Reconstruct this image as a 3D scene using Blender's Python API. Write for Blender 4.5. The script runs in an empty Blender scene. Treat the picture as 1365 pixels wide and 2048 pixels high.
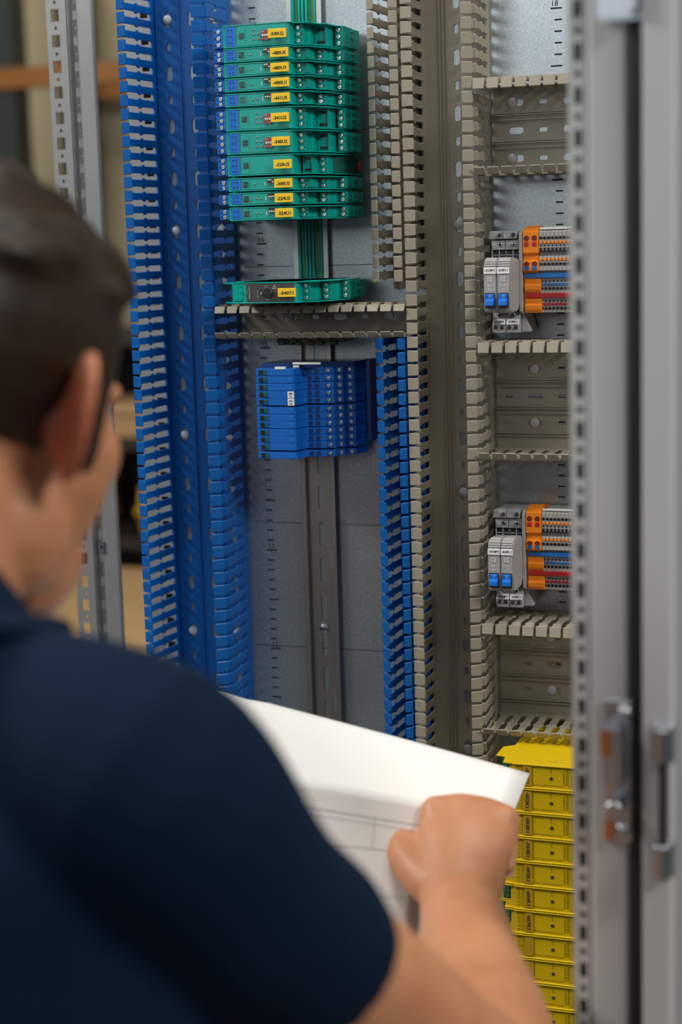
import bpy, bmesh, math, random
from mathutils import Vector, Matrix, Euler
R = random.Random(7)
S = bpy.context.scene
COL = S.collection
MM = 0.001

# ------------------------------------------------------------------ camera
cam_d = bpy.data.cameras.new('camera')
cam = bpy.data.objects.new('camera', cam_d)
COL.objects.link(cam)
S.camera = cam
CR = Vector((0.94368, 0.32967, -0.02808)).normalized()
CF = Vector((-0.32983, 0.93067, -0.15829)).normalized()
CU = CR.cross(CF)
cm = Matrix((CR, CU, -CF)).transposed().to_4x4()
cm.translation = Vector((0.62699, -1.56246, 1.60583))
cam.matrix_world = cm
cam_d.sensor_fit = 'VERTICAL'
cam_d.sensor_height = 36.0
cam_d.sensor_width = 24.0
cam_d.lens = 3450.0 / 2048 * 36
cam_d.clip_start = 0.05
cam_d.clip_end = 60
cam_d.dof.use_dof = True
cam_d.dof.focus_distance = 1.56
cam_d.dof.aperture_fstop = 3.5

# ------------------------------------------------------------------ world, lights, exposure
w = bpy.data.worlds.new('workshop_ambient')
S.world = w
w.use_nodes = True
w.node_tree.nodes['Background'].inputs[0].default_value = (0.78, 0.9, 1.0, 1)
w.node_tree.nodes['Background'].inputs[1].default_value = 0.085

def area(name, loc, target, size, size_y, power, col):
    d = bpy.data.lights.new(name, 'AREA')
    d.shape = 'RECTANGLE'
    d.size = size
    d.size_y = size_y
    d.energy = power
    d.color = col
    o = bpy.data.objects.new(name, d)
    COL.objects.link(o)
    o.location = loc
    o.rotation_euler = (Vector(target) - Vector(loc)).to_track_quat('-Z', 'Y').to_euler()
    return o
area('workshop_window', (-0.9, -5.6, 2.75), (0.15, 0, 1.55), 2.6, 1.5, 30, (0.93, 0.97, 1.0))
area('hall_lamp_left', (-2.1, -1.35, 3.4), (0.2, -0.1, 1.4), 1.0, 0.6, 84, (1.0, 0.96, 0.9))
area('hall_lamp_right', (2.6, -1.3, 3.3), (0.2, -0.1, 1.3), 1.0, 0.6, 62, (1.0, 0.96, 0.9))
area('hall_lamp_front', (0.5, -0.45, 3.6), (0.3, -0.35, 1.1), 0.9, 0.5, 26, (1.0, 0.96, 0.9))
area('hall_lamp_rear', (-1.5, 1.6, 3.7), (-1.3, 3.0, 1.5), 1.2, 0.8, 16, (1.0, 0.93, 0.8))

S.view_settings.view_transform = 'Standard'
S.view_settings.look = 'None'
S.view_settings.gamma = 1
S.view_settings.use_curve_mapping = False
S.view_settings.exposure = 0.0

# ------------------------------------------------------------------ materials
MATS = {}
def mat(name, col, rough=0.5, metal=0.0, noise=0.0, nscale=300, bump=0.0, spec=0.5, var=0.06, coat=0.0, alpha=1.0, sss=0.0, emis=None):
    if name in MATS: return MATS[name]
    m = bpy.data.materials.new(name)
    m.use_nodes = True
    nt = m.node_tree
    b = nt.nodes['Principled BSDF']
    b.inputs['Base Color'].default_value = (*col, 1)
    b.inputs['Roughness'].default_value = rough
    b.inputs['Metallic'].default_value = metal
    b.inputs['Specular IOR Level'].default_value = spec
    b.inputs['Coat Weight'].default_value = coat
    b.inputs['Alpha'].default_value = alpha
    if sss:
        b.inputs['Subsurface Weight'].default_value = sss
        b.inputs['Subsurface Radius'].default_value = (0.012, 0.004, 0.002)
        b.inputs['Subsurface Scale'].default_value = 1.0
    if noise or bump:
        tc = nt.nodes.new('ShaderNodeTexCoord')
        n = nt.nodes.new('ShaderNodeTexNoise')
        n.inputs['Scale'].default_value = nscale
        n.inputs['Detail'].default_value = 4
        nt.links.new(tc.outputs['Object'], n.inputs['Vector'])
        if noise:
            r = nt.nodes.new('ShaderNodeMapRange')
            r.inputs['To Min'].default_value = 1 - noise
            r.inputs['To Max'].default_value = 1 + noise
            nt.links.new(n.outputs['Fac'], r.inputs['Value'])
            mx = nt.nodes.new('ShaderNodeVectorMath')
            mx.operation = 'SCALE'
            mx.inputs[0].default_value = col
            nt.links.new(r.outputs['Result'], mx.inputs['Scale'])
            nt.links.new(mx.outputs['Vector'], b.inputs['Base Color'])
        if bump:
            bp = nt.nodes.new('ShaderNodeBump')
            bp.inputs['Strength'].default_value = bump
            bp.inputs['Distance'].default_value = 0.001
            nt.links.new(n.outputs['Fac'], bp.inputs['Height'])
            nt.links.new(bp.outputs['Normal'], b.inputs['Normal'])
    MATS[name] = m
    return m

BLUE = mat('blue_duct_plastic', (0.002, 0.098, 0.37), 0.33, noise=0.05, nscale=60)
TAUPE = mat('taupe_duct_plastic', (0.30, 0.27, 0.215), 0.4, noise=0.05, nscale=60)
GREEN = mat('green_module_plastic', (0.0, 0.34, 0.29), 0.28, noise=0.04, nscale=90, spec=0.2)
GREEND = mat('green_terminal_plastic', (0.0, 0.34, 0.29), 0.34, noise=0.04, nscale=90, spec=0.3)
TBLUE = mat('blue_terminal_plastic', (0.004, 0.12, 0.5), 0.38, noise=0.04, nscale=90)
DBLUE = mat('dark_blue_plastic', (0.004, 0.03, 0.16), 0.45, noise=0.04, nscale=90)
LBLUE = mat('blue_label_plastic', (0.0, 0.13, 0.55), 0.4, noise=0.03)
YEL = mat('yellow_module_plastic', (0.60, 0.41, 0.002), 0.34, noise=0.04, nscale=80)
TAG = mat('yellow_tag', (0.85, 0.55, 0.01), 0.5, noise=0.03)
OCHRE = mat('ochre_tag', (0.42, 0.25, 0.01), 0.4, noise=0.04)
BLACK = mat('black_plastic', (0.006, 0.006, 0.007), 0.45, noise=0.1)
DGREY = mat('dark_grey_plastic', (0.028, 0.026, 0.025), 0.45, noise=0.06)
INK = mat('black_ink', (0.008, 0.008, 0.008), 0.7, noise=0.05)
WINK = mat('white_ink', (0.6, 0.6, 0.58), 0.7, noise=0.05)
GINK = mat('grey_ink', (0.22, 0.22, 0.24), 0.8, noise=0.05)
OINK = mat('olive_ink', (0.16, 0.10, 0.003), 0.7, noise=0.05)
GREY = mat('grey_device_plastic', (0.33, 0.335, 0.345), 0.45, noise=0.05, nscale=90)
LGREY = mat('light_grey_terminal_plastic', (0.36, 0.35, 0.34), 0.45, noise=0.05, nscale=90)
ORANGE = mat('orange_plastic', (0.85, 0.23, 0.005), 0.42, noise=0.05, nscale=90)
RED = mat('red_plastic', (0.42, 0.012, 0.018), 0.4, noise=0.05)
DRED = mat('maroon_switch_plastic', (0.22, 0.02, 0.035), 0.45, noise=0.05)
BAR_B = mat('blue_bridge_plastic', (0.01, 0.13, 0.42), 0.35, noise=0.05)
WHITE = mat('white_plastic', (0.75, 0.76, 0.77), 0.45, noise=0.03)
CLEAR = mat('clear_plastic', (0.75, 0.85, 0.85), 0.03, alpha=0.015, noise=0.03)
RIV = mat('white_nylon_rivet', (0.46, 0.48, 0.51), 0.4, noise=0.03)
STEEL = mat('bright_screw_steel', (0.72, 0.7, 0.66), 0.3, 1.0, noise=0.08)
ZINC = mat('zinc_plated_steel', (0.43, 0.45, 0.49), 0.33, 1.0, noise=0.06, nscale=40)
RAILM = mat('din_rail_steel', (0.40, 0.385, 0.37), 0.34, 1.0, noise=0.08, nscale=25)
RAILW = mat('rail_edge_steel', (0.62, 0.62, 0.62), 0.4, 0.6, noise=0.06, nscale=25)
FRAME = mat('galvanised_frame_steel', (0.34, 0.345, 0.35), 0.42, 0.5, noise=0.1, nscale=30)
PAINT = mat('light_grey_powder_coat', (0.50, 0.51, 0.505), 0.42, noise=0.02, nscale=200, bump=0.05)
RUBBER = mat('black_rubber_seal', (0.008, 0.009, 0.011), 0.55, noise=0.05)
COPPER_GLINT = mat('coppery_reflection_colour', (0.5, 0.22, 0.09), 0.35, 0.9, noise=0.05)  # tint for the coppery reflections painted onto the zinc lock
PCB = mat('green_circuit_board', (0.005, 0.12, 0.04), 0.4, noise=0.5, nscale=500)
GOLDG = mat('green_gold_conductor', (0.10, 0.22, 0.02), 0.4, noise=0.05)
PAPER = mat('white_paper', (0.86, 0.85, 0.83), 0.7, noise=0.02, nscale=20)

# galvanised sheet with spangle for the mounting plate
def zinc_sheet():
    m = bpy.data.materials.new('galvanised_sheet')
    m.use_nodes = True
    nt = m.node_tree
    b = nt.nodes['Principled BSDF']
    tc = nt.nodes.new('ShaderNodeTexCoord')
    v = nt.nodes.new('ShaderNodeTexNoise')
    v.inputs['Scale'].default_value = 420
    v.inputs['Detail'].default_value = 3
    n2 = nt.nodes.new('ShaderNodeTexNoise')
    n2.inputs['Scale'].default_value = 9
    mx = nt.nodes.new('ShaderNodeMath'); mx.operation = 'ADD'
    r = nt.nodes.new('ShaderNodeValToRGB')
    r.color_ramp.elements[0].position = 0.7
    r.color_ramp.elements[0].color = (0.36, 0.40, 0.425, 1)
    r.color_ramp.elements[1].position = 1.0
    r.color_ramp.elements[1].color = (0.48, 0.52, 0.545, 1)
    nt.links.new(tc.outputs['Object'], v.inputs['Vector'])
    nt.links.new(tc.outputs['Object'], n2.inputs['Vector'])
    nt.links.new(v.outputs['Fac'], mx.inputs[0])
    m2 = nt.nodes.new('ShaderNodeMath'); m2.operation = 'MULTIPLY'; m2.inputs[1].default_value = 0.6
    nt.links.new(n2.outputs['Fac'], m2.inputs[0])
    nt.links.new(m2.outputs[0], mx.inputs[1])
    nt.links.new(mx.outputs[0], r.inputs['Fac'])
    nt.links.new(r.outputs['Color'], b.inputs['Base Color'])
    b.inputs['Metallic'].default_value = 0.72
    b.inputs['Roughness'].default_value = 0.29
    bp = nt.nodes.new('ShaderNodeBump'); bp.inputs['Strength'].default_value = 0.015; bp.inputs['Distance'].default_value = 0.001
    nt.links.new(v.outputs['Fac'], bp.inputs['Height'])
    nt.links.new(bp.outputs['Normal'], b.inputs['Normal'])
    return m
SHEET = zinc_sheet()

# ------------------------------------------------------------------ mesh helpers (millimetres)
class MB:
    def __init__(s, off=(0, 0, 0)):
        s.v = []; s.f = []; s.o = off
    def add(s, vs, fs):
        n = len(s.v)
        s.v += [(x + s.o[0], y + s.o[1], z + s.o[2]) for x, y, z in vs]
        s.f += [tuple(i + n for i in f) for f in fs]
        return s
    def box(s, x0, x1, y0, y1, z0, z1):
        return s.add([(x0, y0, z0), (x1, y0, z0), (x1, y1, z0), (x0, y1, z0), (x0, y0, z1), (x1, y0, z1), (x1, y1, z1), (x0, y1, z1)],
                     [(0, 1, 5, 4), (1, 2, 6, 5), (2, 3, 7, 6), (3, 0, 4, 7), (4, 5, 6, 7), (3, 2, 1, 0)])
    def prism(s, poly, a, b, axis='z'):
        # poly: list of 2D points; axis z: (x,y), axis x: (y,z), axis y: (x,z)
        def P(p, t):
            return (p[0], p[1], t) if axis == 'z' else ((t, p[0], p[1]) if axis == 'x' else (p[0], t, p[1]))
        n = len(poly)
        vs = [P(p, a) for p in poly] + [P(p, b) for p in poly]
        fs = [tuple(range(n - 1, -1, -1)), tuple(range(n, 2 * n))]
        fs += [(i, (i + 1) % n, n + (i + 1) % n, n + i) for i in range(n)]
        return s.add(vs, fs)
    def loft(s, rings, close=True):
        n = len(rings[0])
        vs = [p for r in rings for p in r]
        fs = []
        for k in range(len(rings) - 1):
            fs += [(k * n + i, k * n + (i + 1) % n, (k + 1) * n + (i + 1) % n, (k + 1) * n + i) for i in range(n)]
        if close:
            fs.append(tuple(range(n - 1, -1, -1)))
            fs.append(tuple((len(rings) - 1) * n + i for i in range(n)))
        return s.add(vs, fs)
    def cyl(s, c, r, y0, y1, n=14, axis='y', r2=None):
        r2 = r if r2 is None else r2
        rings = []
        for (t, rr) in ((y0, r), (y1, r2)):
            ring = []
            for i in range(n):
                a = 2 * math.pi * i / n
                p, q = c[0] + rr * math.cos(a), c[1] + rr * math.sin(a)
                ring.append((p, t, q) if axis == 'y' else ((p, q, t) if axis == 'z' else (t, p, q)))
            rings.append(ring)
        return s.loft(rings)
    def dome(s, c, r, y0, h, n=16):
        rings = []
        for k in range(5):
            a = k / 4.4 * math.pi / 2
            rings.append([(c[0] + r * math.cos(a) * math.cos(2 * math.pi * i / n), y0 - h * math.sin(a), c[1] + r * math.cos(a) * math.sin(2 * math.pi * i / n)) for i in range(n)])
        return s.loft(rings)
    def plate(s, x0, x1, z0, z1, y, t, cols):
        """sheet facing -Y (front at y, thickness t) with openings; cols = [(xc, [(zc, w, l, kind)])], openings sorted along z"""
        def quad(a, b, c, d): s.add([(a, y, c), (b, y, c), (b, y, d), (a, y, d)], [(0, 1, 2, 3)])
        x = x0
        for xc, hs in sorted(cols):
            hs = sorted(hs)
            W = max(h[1] for h in hs) / 2
            if xc - W > x: quad(x, xc - W, z0, z1)
            z = z0
            for zc, ww, l, kind in hs:
                if zc - l / 2 <= z or zc + l / 2 >= z1: continue
                quad(xc - W, xc + W, z, zc - l / 2)
                if ww / 2 < W:
                    quad(xc - W, xc - ww / 2, zc - l / 2, zc + l / 2); quad(xc + ww / 2, xc + W, zc - l / 2, zc + l / 2)
                a, b = ww / 2, l / 2
                if kind == 'r':
                    rim = [(-a, -b), (a, -b), (a, b), (-a, b)]
                else:
                    r = min(a, b); rim = []
                    for cx, cz, a0 in ((a - r, b - r, 0), (-(a - r), b - r, 90), (-(a - r), -(b - r), 180), (a - r, -(b - r), 270)):
                        arc = [(cx + r * math.cos(math.radians(a0 + k * 22.5)), cz + r * math.sin(math.radians(a0 + k * 22.5))) for k in range(5)]
                        pass
                        sx = 1 if a0 in (0, 270) else -1
                        sz = 1 if a0 in (0, 90) else -1
                        cpt = (sx * a, sz * b)
                        for k in range(4):
                            s.add([(xc + cpt[0], y, zc + cpt[1]), (xc + arc[k][0], y, zc + arc[k][1]), (xc + arc[k + 1][0], y, zc + arc[k + 1][1])], [(0, 1, 2)])
                        rim += arc
                n = len(rim)
                s.add([(xc + p, y, zc + q) for p, q in rim] + [(xc + p, y + t, zc + q) for p, q in rim], [(i, (i + 1) % n, n + (i + 1) % n, n + i) for i in range(n)])
                z = zc + l / 2
            quad(xc - W, xc + W, z, z1)
            x = xc + W
        if x < x1: quad(x, x1, z0, z1)
        # rim of the sheet
        s.add([(x0, y, z0), (x1, y, z0), (x1, y, z1), (x0, y, z1), (x0, y + t, z0), (x1, y + t, z0), (x1, y + t, z1), (x0, y + t, z1)],
              [(0, 4, 5, 1), (1, 5, 6, 2), (2, 6, 7, 3), (3, 7, 4, 0)])
        return s
    def mesh(s, name, bevel=0, smooth=False, seg=1):
        me = bpy.data.meshes.new(name)
        me.from_pydata([(x * MM, y * MM, z * MM) for x, y, z in s.v], [], s.f)
        bm = bmesh.new(); bm.from_mesh(me)
        bmesh.ops.remove_doubles(bm, verts=bm.verts, dist=1e-6)
        bmesh.ops.recalc_face_normals(bm, faces=bm.faces)
        if bevel:
            es = [e for e in bm.edges if len(e.link_faces) == 2 and e.calc_face_angle(0) > 0.5]
            bmesh.ops.bevel(bm, geom=es, offset=bevel * MM, segments=seg, affect='EDGES', clamp_overlap=True)
        if smooth:
            for f in bm.faces: f.smooth = True
        bm.to_mesh(me); bm.free()
        return me

def put(name, me, m=None, parent=None, loc=(0, 0, 0), rot=(0, 0, 0)):
    o = bpy.data.objects.new(name, me)
    COL.objects.link(o)
    if me is not None and m is not None and not me.materials: me.materials.append(m)
    if parent is not None: o.parent = parent
    o.location = [c * MM for c in loc]
    o.rotation_euler = rot
    return o
def part(name, mb, m, parent, bevel=0, smooth=False, loc=(0, 0, 0), label=None, seg=1):
    o = put(name, mb.mesh(name, bevel, smooth, seg), m, parent, loc)
    if label: o['label'] = label
    return o
def thing(name, label, cat, loc=(0, 0, 0), group=None, rot=(0, 0, 0)):
    o = bpy.data.objects.new(name, None)
    o.empty_display_size = 0.02
    COL.objects.link(o)
    o.location = [c * MM for c in loc]
    o.rotation_euler = rot
    o['label'] = label; o['category'] = cat
    if group: o['group'] = group
    return o
def tag(o, label, cat, group=None):
    o['label'] = label; o['category'] = cat
    if group: o['group'] = group
    return o
CACHE = {}
def cached(key, fn):
    if key not in CACHE: CACHE[key] = fn()
    return CACHE[key]
def text_mesh(body, h, wid=None, bold=0.0, key=None):
    """flat lettering in the XZ plane facing -Y, centred, cap height h (mm), optional total width (mm)"""
    k = ('txt', body, h, wid, bold)
    if k in CACHE: return CACHE[k]
    cu = bpy.data.curves.new('lettering', 'FONT')
    cu.body = body; cu.size = 1.0; cu.offset = bold; cu.resolution_u = 2
    cu.align_x = 'CENTER'
    ob = bpy.data.objects.new('lettering_tmp', cu)
    COL.objects.link(ob)
    dg = bpy.context.evaluated_depsgraph_get()
    me = bpy.data.meshes.new_from_object(ob.evaluated_get(dg))
    bpy.data.objects.remove(ob)
    xs = [v.co.x for v in me.vertices]; ys = [v.co.y for v in me.vertices]
    cx, cy = (min(xs) + max(xs)) / 2, (min(ys) + max(ys)) / 2
    sy = h / max(1e-6, (max(ys) - min(ys))); sx = sy if wid is None else wid / max(1e-6, (max(xs) - min(xs)))
    for v in me.vertices:
        v.co = Vector(((v.co.x - cx) * sx * MM, 0, (v.co.y - cy) * sy * MM))
    me.name = 'lettering'
    CACHE[k] = me
    return me
def letter(body, h, m, parent, loc, wid=None, bold=0.0, rot=(0, 0, 0), name='lettering'):
    me = text_mesh(body, h, wid, bold)
    if me.materials and me.materials[0] != m:
        me = me.copy(); me.materials.clear()
    return put(name, me, m, parent, loc, rot)

# ------------------------------------------------------------------ setting
fl = put('floor', MB().box(-6000, 6000, -6000, 3200, -150, -130).mesh('floor'), mat('grey_concrete', (0.25, 0.24, 0.22), 0.6, noise=0.2, nscale=4))
fl['kind'] = 'structure'
wb = put('wall_back', MB().box(-6000, 6000, 3100, 3200, -130, 4600).mesh('wall_back'), mat('beige_wall_paint', (0.44, 0.37, 0.24), 0.8, noise=0.04, nscale=3))
wb['kind'] = 'structure'

# ------------------------------------------------------------------ mounting plate with printed rulers
pl = thing('mounting_plate', 'galvanised steel mounting plate with printed rulers behind all the ducts and modules', 'panel', (130, 0, 700))
PO = (-130, 0, -700)
part('sheet', MB(PO).box(-104, 436, 0, 2.5, -50, 1930), SHEET, pl)
holes = [(1814 - 25 * k + 8, 8, 8, 'r') for k in range(-4, 74)]
part('perforated_edge', MB(PO).plate(-136, -104, -50, 1930, 0, 2.5, [(-114.5, holes)]), FRAME, pl, label='left edge strip with square holes')
part('hole_backing', MB(PO).box(-134, -104, 22, 24, -50, 1930).box(-136, -134, 2.5, 24, -50, 1930), FRAME, pl)  # unseen backing added to keep the square holes dark
def ruler(x, right):
    m = MB(PO)
    for k in range(900, 1900, 10):
        L = k % 50 == 0
        w_ = 10.2 if L else 6.8
        if right: m.box(x - w_, x, -0.15, 0, k - 0.7, k + 0.7)
        else: m.box(x, x + w_, -0.15, 0, k - 0.7, k + 0.7)
    part('ruler_scale', m, INK, pl)['kind'] = 'stuff'
    for k in range(10, 19):
        letter(str(k), 5.0, INK, pl, (x - (6 if right else -5) + PO[0], -0.2, k * 100 + 4.2 + PO[2]), name='ruler_number')
ruler(-5.2, False); ruler(295, True)
m = MB(PO)
for z in (1328, 1453, 1578, 1703, 1203, 1078):
    m.box(-20, 420, -0.12, 0, z - 0.3, z + 0.3)
part('score_line', m, INK, pl)['kind'] = 'stuff'

# ------------------------------------------------------------------ cable ducts
def finger_mesh(key, side, lean, ol, hl, oi, hi):
    """one duct finger; origin on the wall foot; outward = side * u, h = -y, along = z"""
    def build():
        m = MB()
        def U(o): return side * o
        rings = []
        for h, hw in ((8, 3.5), (31, 3.5), (33, 5.0), (36, 5.0), (38, 3.3), (59, 3.4), (63, 4.1)):
            o = lean * h / 63
            rings.append([(U(o - 1.6), -h, -hw), (U(o), -h, -hw), (U(o), -h, hw), (U(o - 1.6), -h, hw)])
        m.loft(rings)
        m.box(*sorted((U(lean - 4.4), U(lean))), -64.5, -62, -4.1, 4.1)
        m.box(*sorted((U(ol - 1.8), U(ol - 0.2))), -hl + 0.6, -62, -4.2, 4.2)
        t = 1.7
        m.loft([[(U(ol), -hl, -5.35), (U(ol), -hl, 5.35), (U(ol - .5), -hl + t, 5.35), (U(ol - .5), -hl + t, -5.35)],
                [(U(oi), -hi, -4.9), (U(oi), -hi, 4.9), (U(oi - .3), -hi + t, 4.9), (U(oi - .3), -hi + t, -4.9)]])
        return m.mesh('finger', bevel=0.45)
    return cached(('finger', key, side), build)
def duct(key, label, m, x, z, width, length, phase, left, right, cols, grooves, rivets, rot=0, group=None):
    """vertical: x,z = lower left foot corner. rot: horizontal run, x,z = left end on the lower wall"""
    t = thing('cable_duct', label, 'cable duct', (x, 0, z), group, (0, math.pi / 2, 0) if rot else (0, 0, 0))
    # rot about Y by +90: local z -> +X, local x -> -Z
    b = MB()
    b.plate(0.8, width - 0.8, 0, length, -1.6, 1.5, cols)
    b.box(0, 1.6, -9, -0.05, 0, length); b.box(width - 1.6, width, -9, -0.05, 0, length)
    for g in grooves:
        b.box(g - 0.55, g + 0.55, -3.4, -1.6, 0, length)
    part('duct_base', b, m, t)
    for side, spec in ((-1, left), (1, right)):
        if spec is None: continue
        me = finger_mesh((key, side), side, *spec)
        v = phase + 0.0
        while v < length - 4:
            if v > 4:
                put('finger', me, m, t, (0 if side < 0 else width, 0, v))
            v += 12.5
    for u, v in rivets:
        part('rivet', MB().dome((0, 0), 4.7, -1.4, 1.9), RIV, t, smooth=True, loc=(u, 0, v))
    return t
def colpat(u, length, big0, z0, skip=0):
    hs = []
    k = -60
    while k < 80:
        zb = big0 + 50 * k - z0
        if 10 < zb < length - 10: hs.append((zb, 6.2, 14, 's'))
        zs = zb + 25
        if 10 < zs < length - 10: hs.append((zs, 4.2, 8.2, 's'))
        k += 1
    return (u, hs)
# wide blue duct at the left
z0, L = 1080.3, 790
duct('bl', 'wide blue slotted cable duct, leftmost and tallest, beside the green modules', BLUE, -104.2, z0, 79, L, 4.7 + (10.4 - (z0 % 12.5)) % 12.5 - 4.7,
     (5.0, 4.6, 71.5, -5.8, 76.5), (4.6, 3.8, 71.5, -6.2, 76.5),
     [colpat(u, L, 1614.5, z0) for u in (15.2, 39.7, 64)], [27.4, 52, 4.0, 75], [(u, z - z0) for u in (15.2, 64) for z in (1814.5, 1614.5, 1413.8, 1214)])
# wide taupe duct
z0 = 1080.0
duct('tw', 'wide taupe slotted cable duct running top to bottom, left of the breakers', TAUPE, 166, z0, 62.3, L, (8.9 - (z0 % 12.5)) % 12.5,
     (0.9, -0.2, 72, -10.5, 73), (4.4, 2.6, 72, -6.0, 76.5),
     [colpat(31.6, L, 1613, z0)], [16.4, 19.6, 23.4], [(31.3, z - z0) for z in (1612.7, 1362.4, 1110.9)])
# narrow taupe duct beside the green modules
z0, L2 = 1555.0, 315
duct('tn', 'narrow taupe slotted cable duct directly right of the green modules', TAUPE, 135, z0, 27, L2, (6.0 - (z0 % 12.5)) % 12.5,
     (2.0, -0.4, 72, -7.6, 76.5), (2.0, 1.5, 72, -5, 76.5), [colpat(13.5, L2, 1613, z0)], [], [])
# narrow blue duct below it
z0, L3 = 1080.0, 434
duct('bn', 'narrow blue slotted cable duct directly right of the blue terminal row', BLUE, 135.8, z0, 27, L3, (7.6 - (z0 % 12.5)) % 12.5,
     (2.0, -1.0, 72, -8.6, 76.5), (2.0, 1.6, 72, -4.2, 76.5), [colpat(13.5, L3, 1613, z0)], [], [])
# short horizontal duct below the green modules (local x -> -Z: the upper wall is local left)
def hduct(key, label, x0, x1, ztop, zbot, ph, spec_top, spec_bot, cols, grooves, rivets):
    wd = ztop - zbot
    return duct(key, label, TAUPE, x0, ztop, wd, x1 - x0, (ph - (x0 % 12.5)) % 12.5, spec_top, spec_bot, cols, grooves, rivets, rot=1)
hduct('mh', 'short horizontal taupe duct under the lone green timer module', -20, 164.8, 1543.3, 1514.5, 9.8, (1.6, 0.3, 72, -6.2, 75), (1.6, 0.8, 72, -4.6, 76.5),
      [(13.8, [(22, 4.2, 8, 's'), (47, 6.2, 14, 's'), (73, 4.2, 8, 's'), (98.3, 6.2, 14, 's'), (123, 4.2, 8, 's'), (148, 6.2, 14, 's')])], [], [(13.6, 46.8), (13.6, 147.4)])
X1 = 425
for key, label, zt, zb, ph, rows, big, riv in (
    ('h1', 'horizontal taupe duct above the upper breaker pair, topmost of three on the right', 1736.0, 1655.5, 11.3, (1720, 1695.1, 1670.2), 252.2, [(1720, 248.6), (1670.2, 248.2)]),
    ('h2', 'horizontal taupe duct between the upper and lower breaker pairs', 1507.3, 1404.3, 12.3, (1479.2, 1453.6, 1429.2), 268.0, [(1479.2, 267), (1429.2, 266.9)]),
    ('h3', 'horizontal taupe duct just above the yellow relay modules', 1251.6, 1149.3, 12.4, (1226, 1199.4, 1174.6), 283.0, [(1226, 279.2), (1174.6, 280.7)])):
    cols = [colpat(zt - r_, X1 - 231, big, 231) for r_ in rows]
    gr = []
    for a, b_ in zip(rows, rows[1:]):
        c = zt - (a + b_) / 2
        gr += [c - 3.2, c - 1.4, c + 3.0]
    wd = zt - zb
    if wd > 90: gr += [wd - 13, wd - 15.5]
    hduct(key, label, 231.2, X1, zt, zb, ph, (1.8, 1.2, 72, -8.2, 74), (2.0, 1.0, 72, -5.6, 76.5), cols, gr, [(zt - z_, x_ - 231.2) for z_, x_ in riv])

# ------------------------------------------------------------------ DIN rails
def rail_profile(c):   # top-hat 35 x 7.5 in (x, y)
    o = [(c - 17.5, -7.5), (c - 12.5, -7.5), (c - 12.5, -1.2), (c + 12.5, -1.2), (c + 12.5, -7.5), (c + 17.5, -7.5)]
    i = [(c + 17.5, -6.4), (c + 13.6, -6.4), (c + 13.6, -0.05), (c - 13.6, -0.05), (c - 13.6, -6.4), (c - 17.5, -6.4)]
    return o, i
def rail_sides(m, c, z0, z1):
    for sg in (-1, 1):
        p = [(c + sg * 17.5, -7.5), (c + sg * 12.5, -7.5), (c + sg * 12.5, -0.05), (c + sg * 13.6, -0.05), (c + sg * 13.6, -6.4), (c + sg * 17.5, -6.4)]
        if sg > 0: p = p[::-1]
        m.prism(p, z0, z1)
RC = 52.8
t = thing('din_rail', 'bare slotted steel mounting rail hanging below the blue terminals', 'rail', (RC, 0, 1000))
m = MB((-RC, 0, -1000)); rail_sides(m, RC, 1000, 1513)
part('rail_flange', m, RAILM, t, bevel=0.3)
slots = [(1354 - 36.2 * k, 5.6, 25.5, 's') for k in range(-4, 10)]
part('rail_web', MB((-RC, 0, -1000)).plate(RC - 12.5, RC + 12.5, 1000, 1513, -1.3, 1.2, [(RC + 0.5, slots)]), RAILM, t)
for z in (1297, 1152):
    letter('Weidmüller  35', 2.8, RAILW, t, (9.6, -1.45, z - 1000), rot=(0, -math.pi / 2, 0), name='embossed_lettering')
s = thing('mounting_screw', 'cross-head screw fixing the bare steel rail', 'screw', (RC, -1.4, 1223.6))
part('screw_head', MB().dome((0, 0), 5.0, 0, 3.2), ZINC, s, smooth=True)
part('washer', MB().cyl((0, 0), 5.6, 0, -0.8, 18), ZINC, s)
part('cross_recess', MB().box(-2.2, 2.2, -3.4, -2.9, -0.5, 0.5).box(-0.5, 0.5, -3.4, -2.9, -2.2, 2.2), BLACK, s)
t = thing('din_rail', 'steel rail with green bus insert carrying the green modules', 'rail', (RC, 0, 1545))
m = MB((-RC, 0, -1545)); rail_sides(m, RC, 1546, 1900)
part('rail_flange', m, RAILW, t, bevel=0.3)
part('rail_web', MB((-RC, 0, -1545)).box(RC - 12.5, RC + 12.5, -1.3, -0.05, 1546, 1900), RAILM, t)
t = thing('power_bus_insert', 'green ribbed bus strip with gold conductors inside the rail', 'bus strip', (RC, -1.4, 1545))
m = MB((-RC, 1.4, -1545))
m.box(RC - 12, RC + 12, -5.2, -1.5, 1546, 1900)
for u in (-11.2, -4.6, -1.2, 2.6, 10.8):
    m.box(RC + u - 1.1, RC + u + 1.1, -7.6, -5.2, 1546, 1900)
part('insulating_strip', m, GREEND, t)
for u in (-7.6, 5.2, 8.2):
    part('conductor', MB((-RC, 1.4, -1545)).box(RC + u - 0.7, RC + u + 0.7, -6.0, -5.1, 1546, 1900), GOLDG, t, label='gold-green conductor strip')
ZB = 1567
t = thing('din_rail', 'horizontal steel rail behind the upper breakers and orange terminals', 'rail', (236, 0, ZB))
m = MB((-236, 0, -ZB))
for sg in (-1, 1):
    p = [(-7.5, ZB + sg * 17.5), (-7.5, ZB + sg * 12.5), (-0.05, ZB + sg * 12.5), (-0.05, ZB + sg * 13.6), (-6.4, ZB + sg * 13.6), (-6.4, ZB + sg * 17.5)]
    m.prism(p, 234, 424, 'x')
part('rail_flange', m, RAILM, t); part('rail_web', MB((-236, 0, -ZB)).box(234, 424, -1.3, -0.05, ZB - 12.5, ZB + 12.5), RAILM, t)
ZL = 1316
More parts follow.
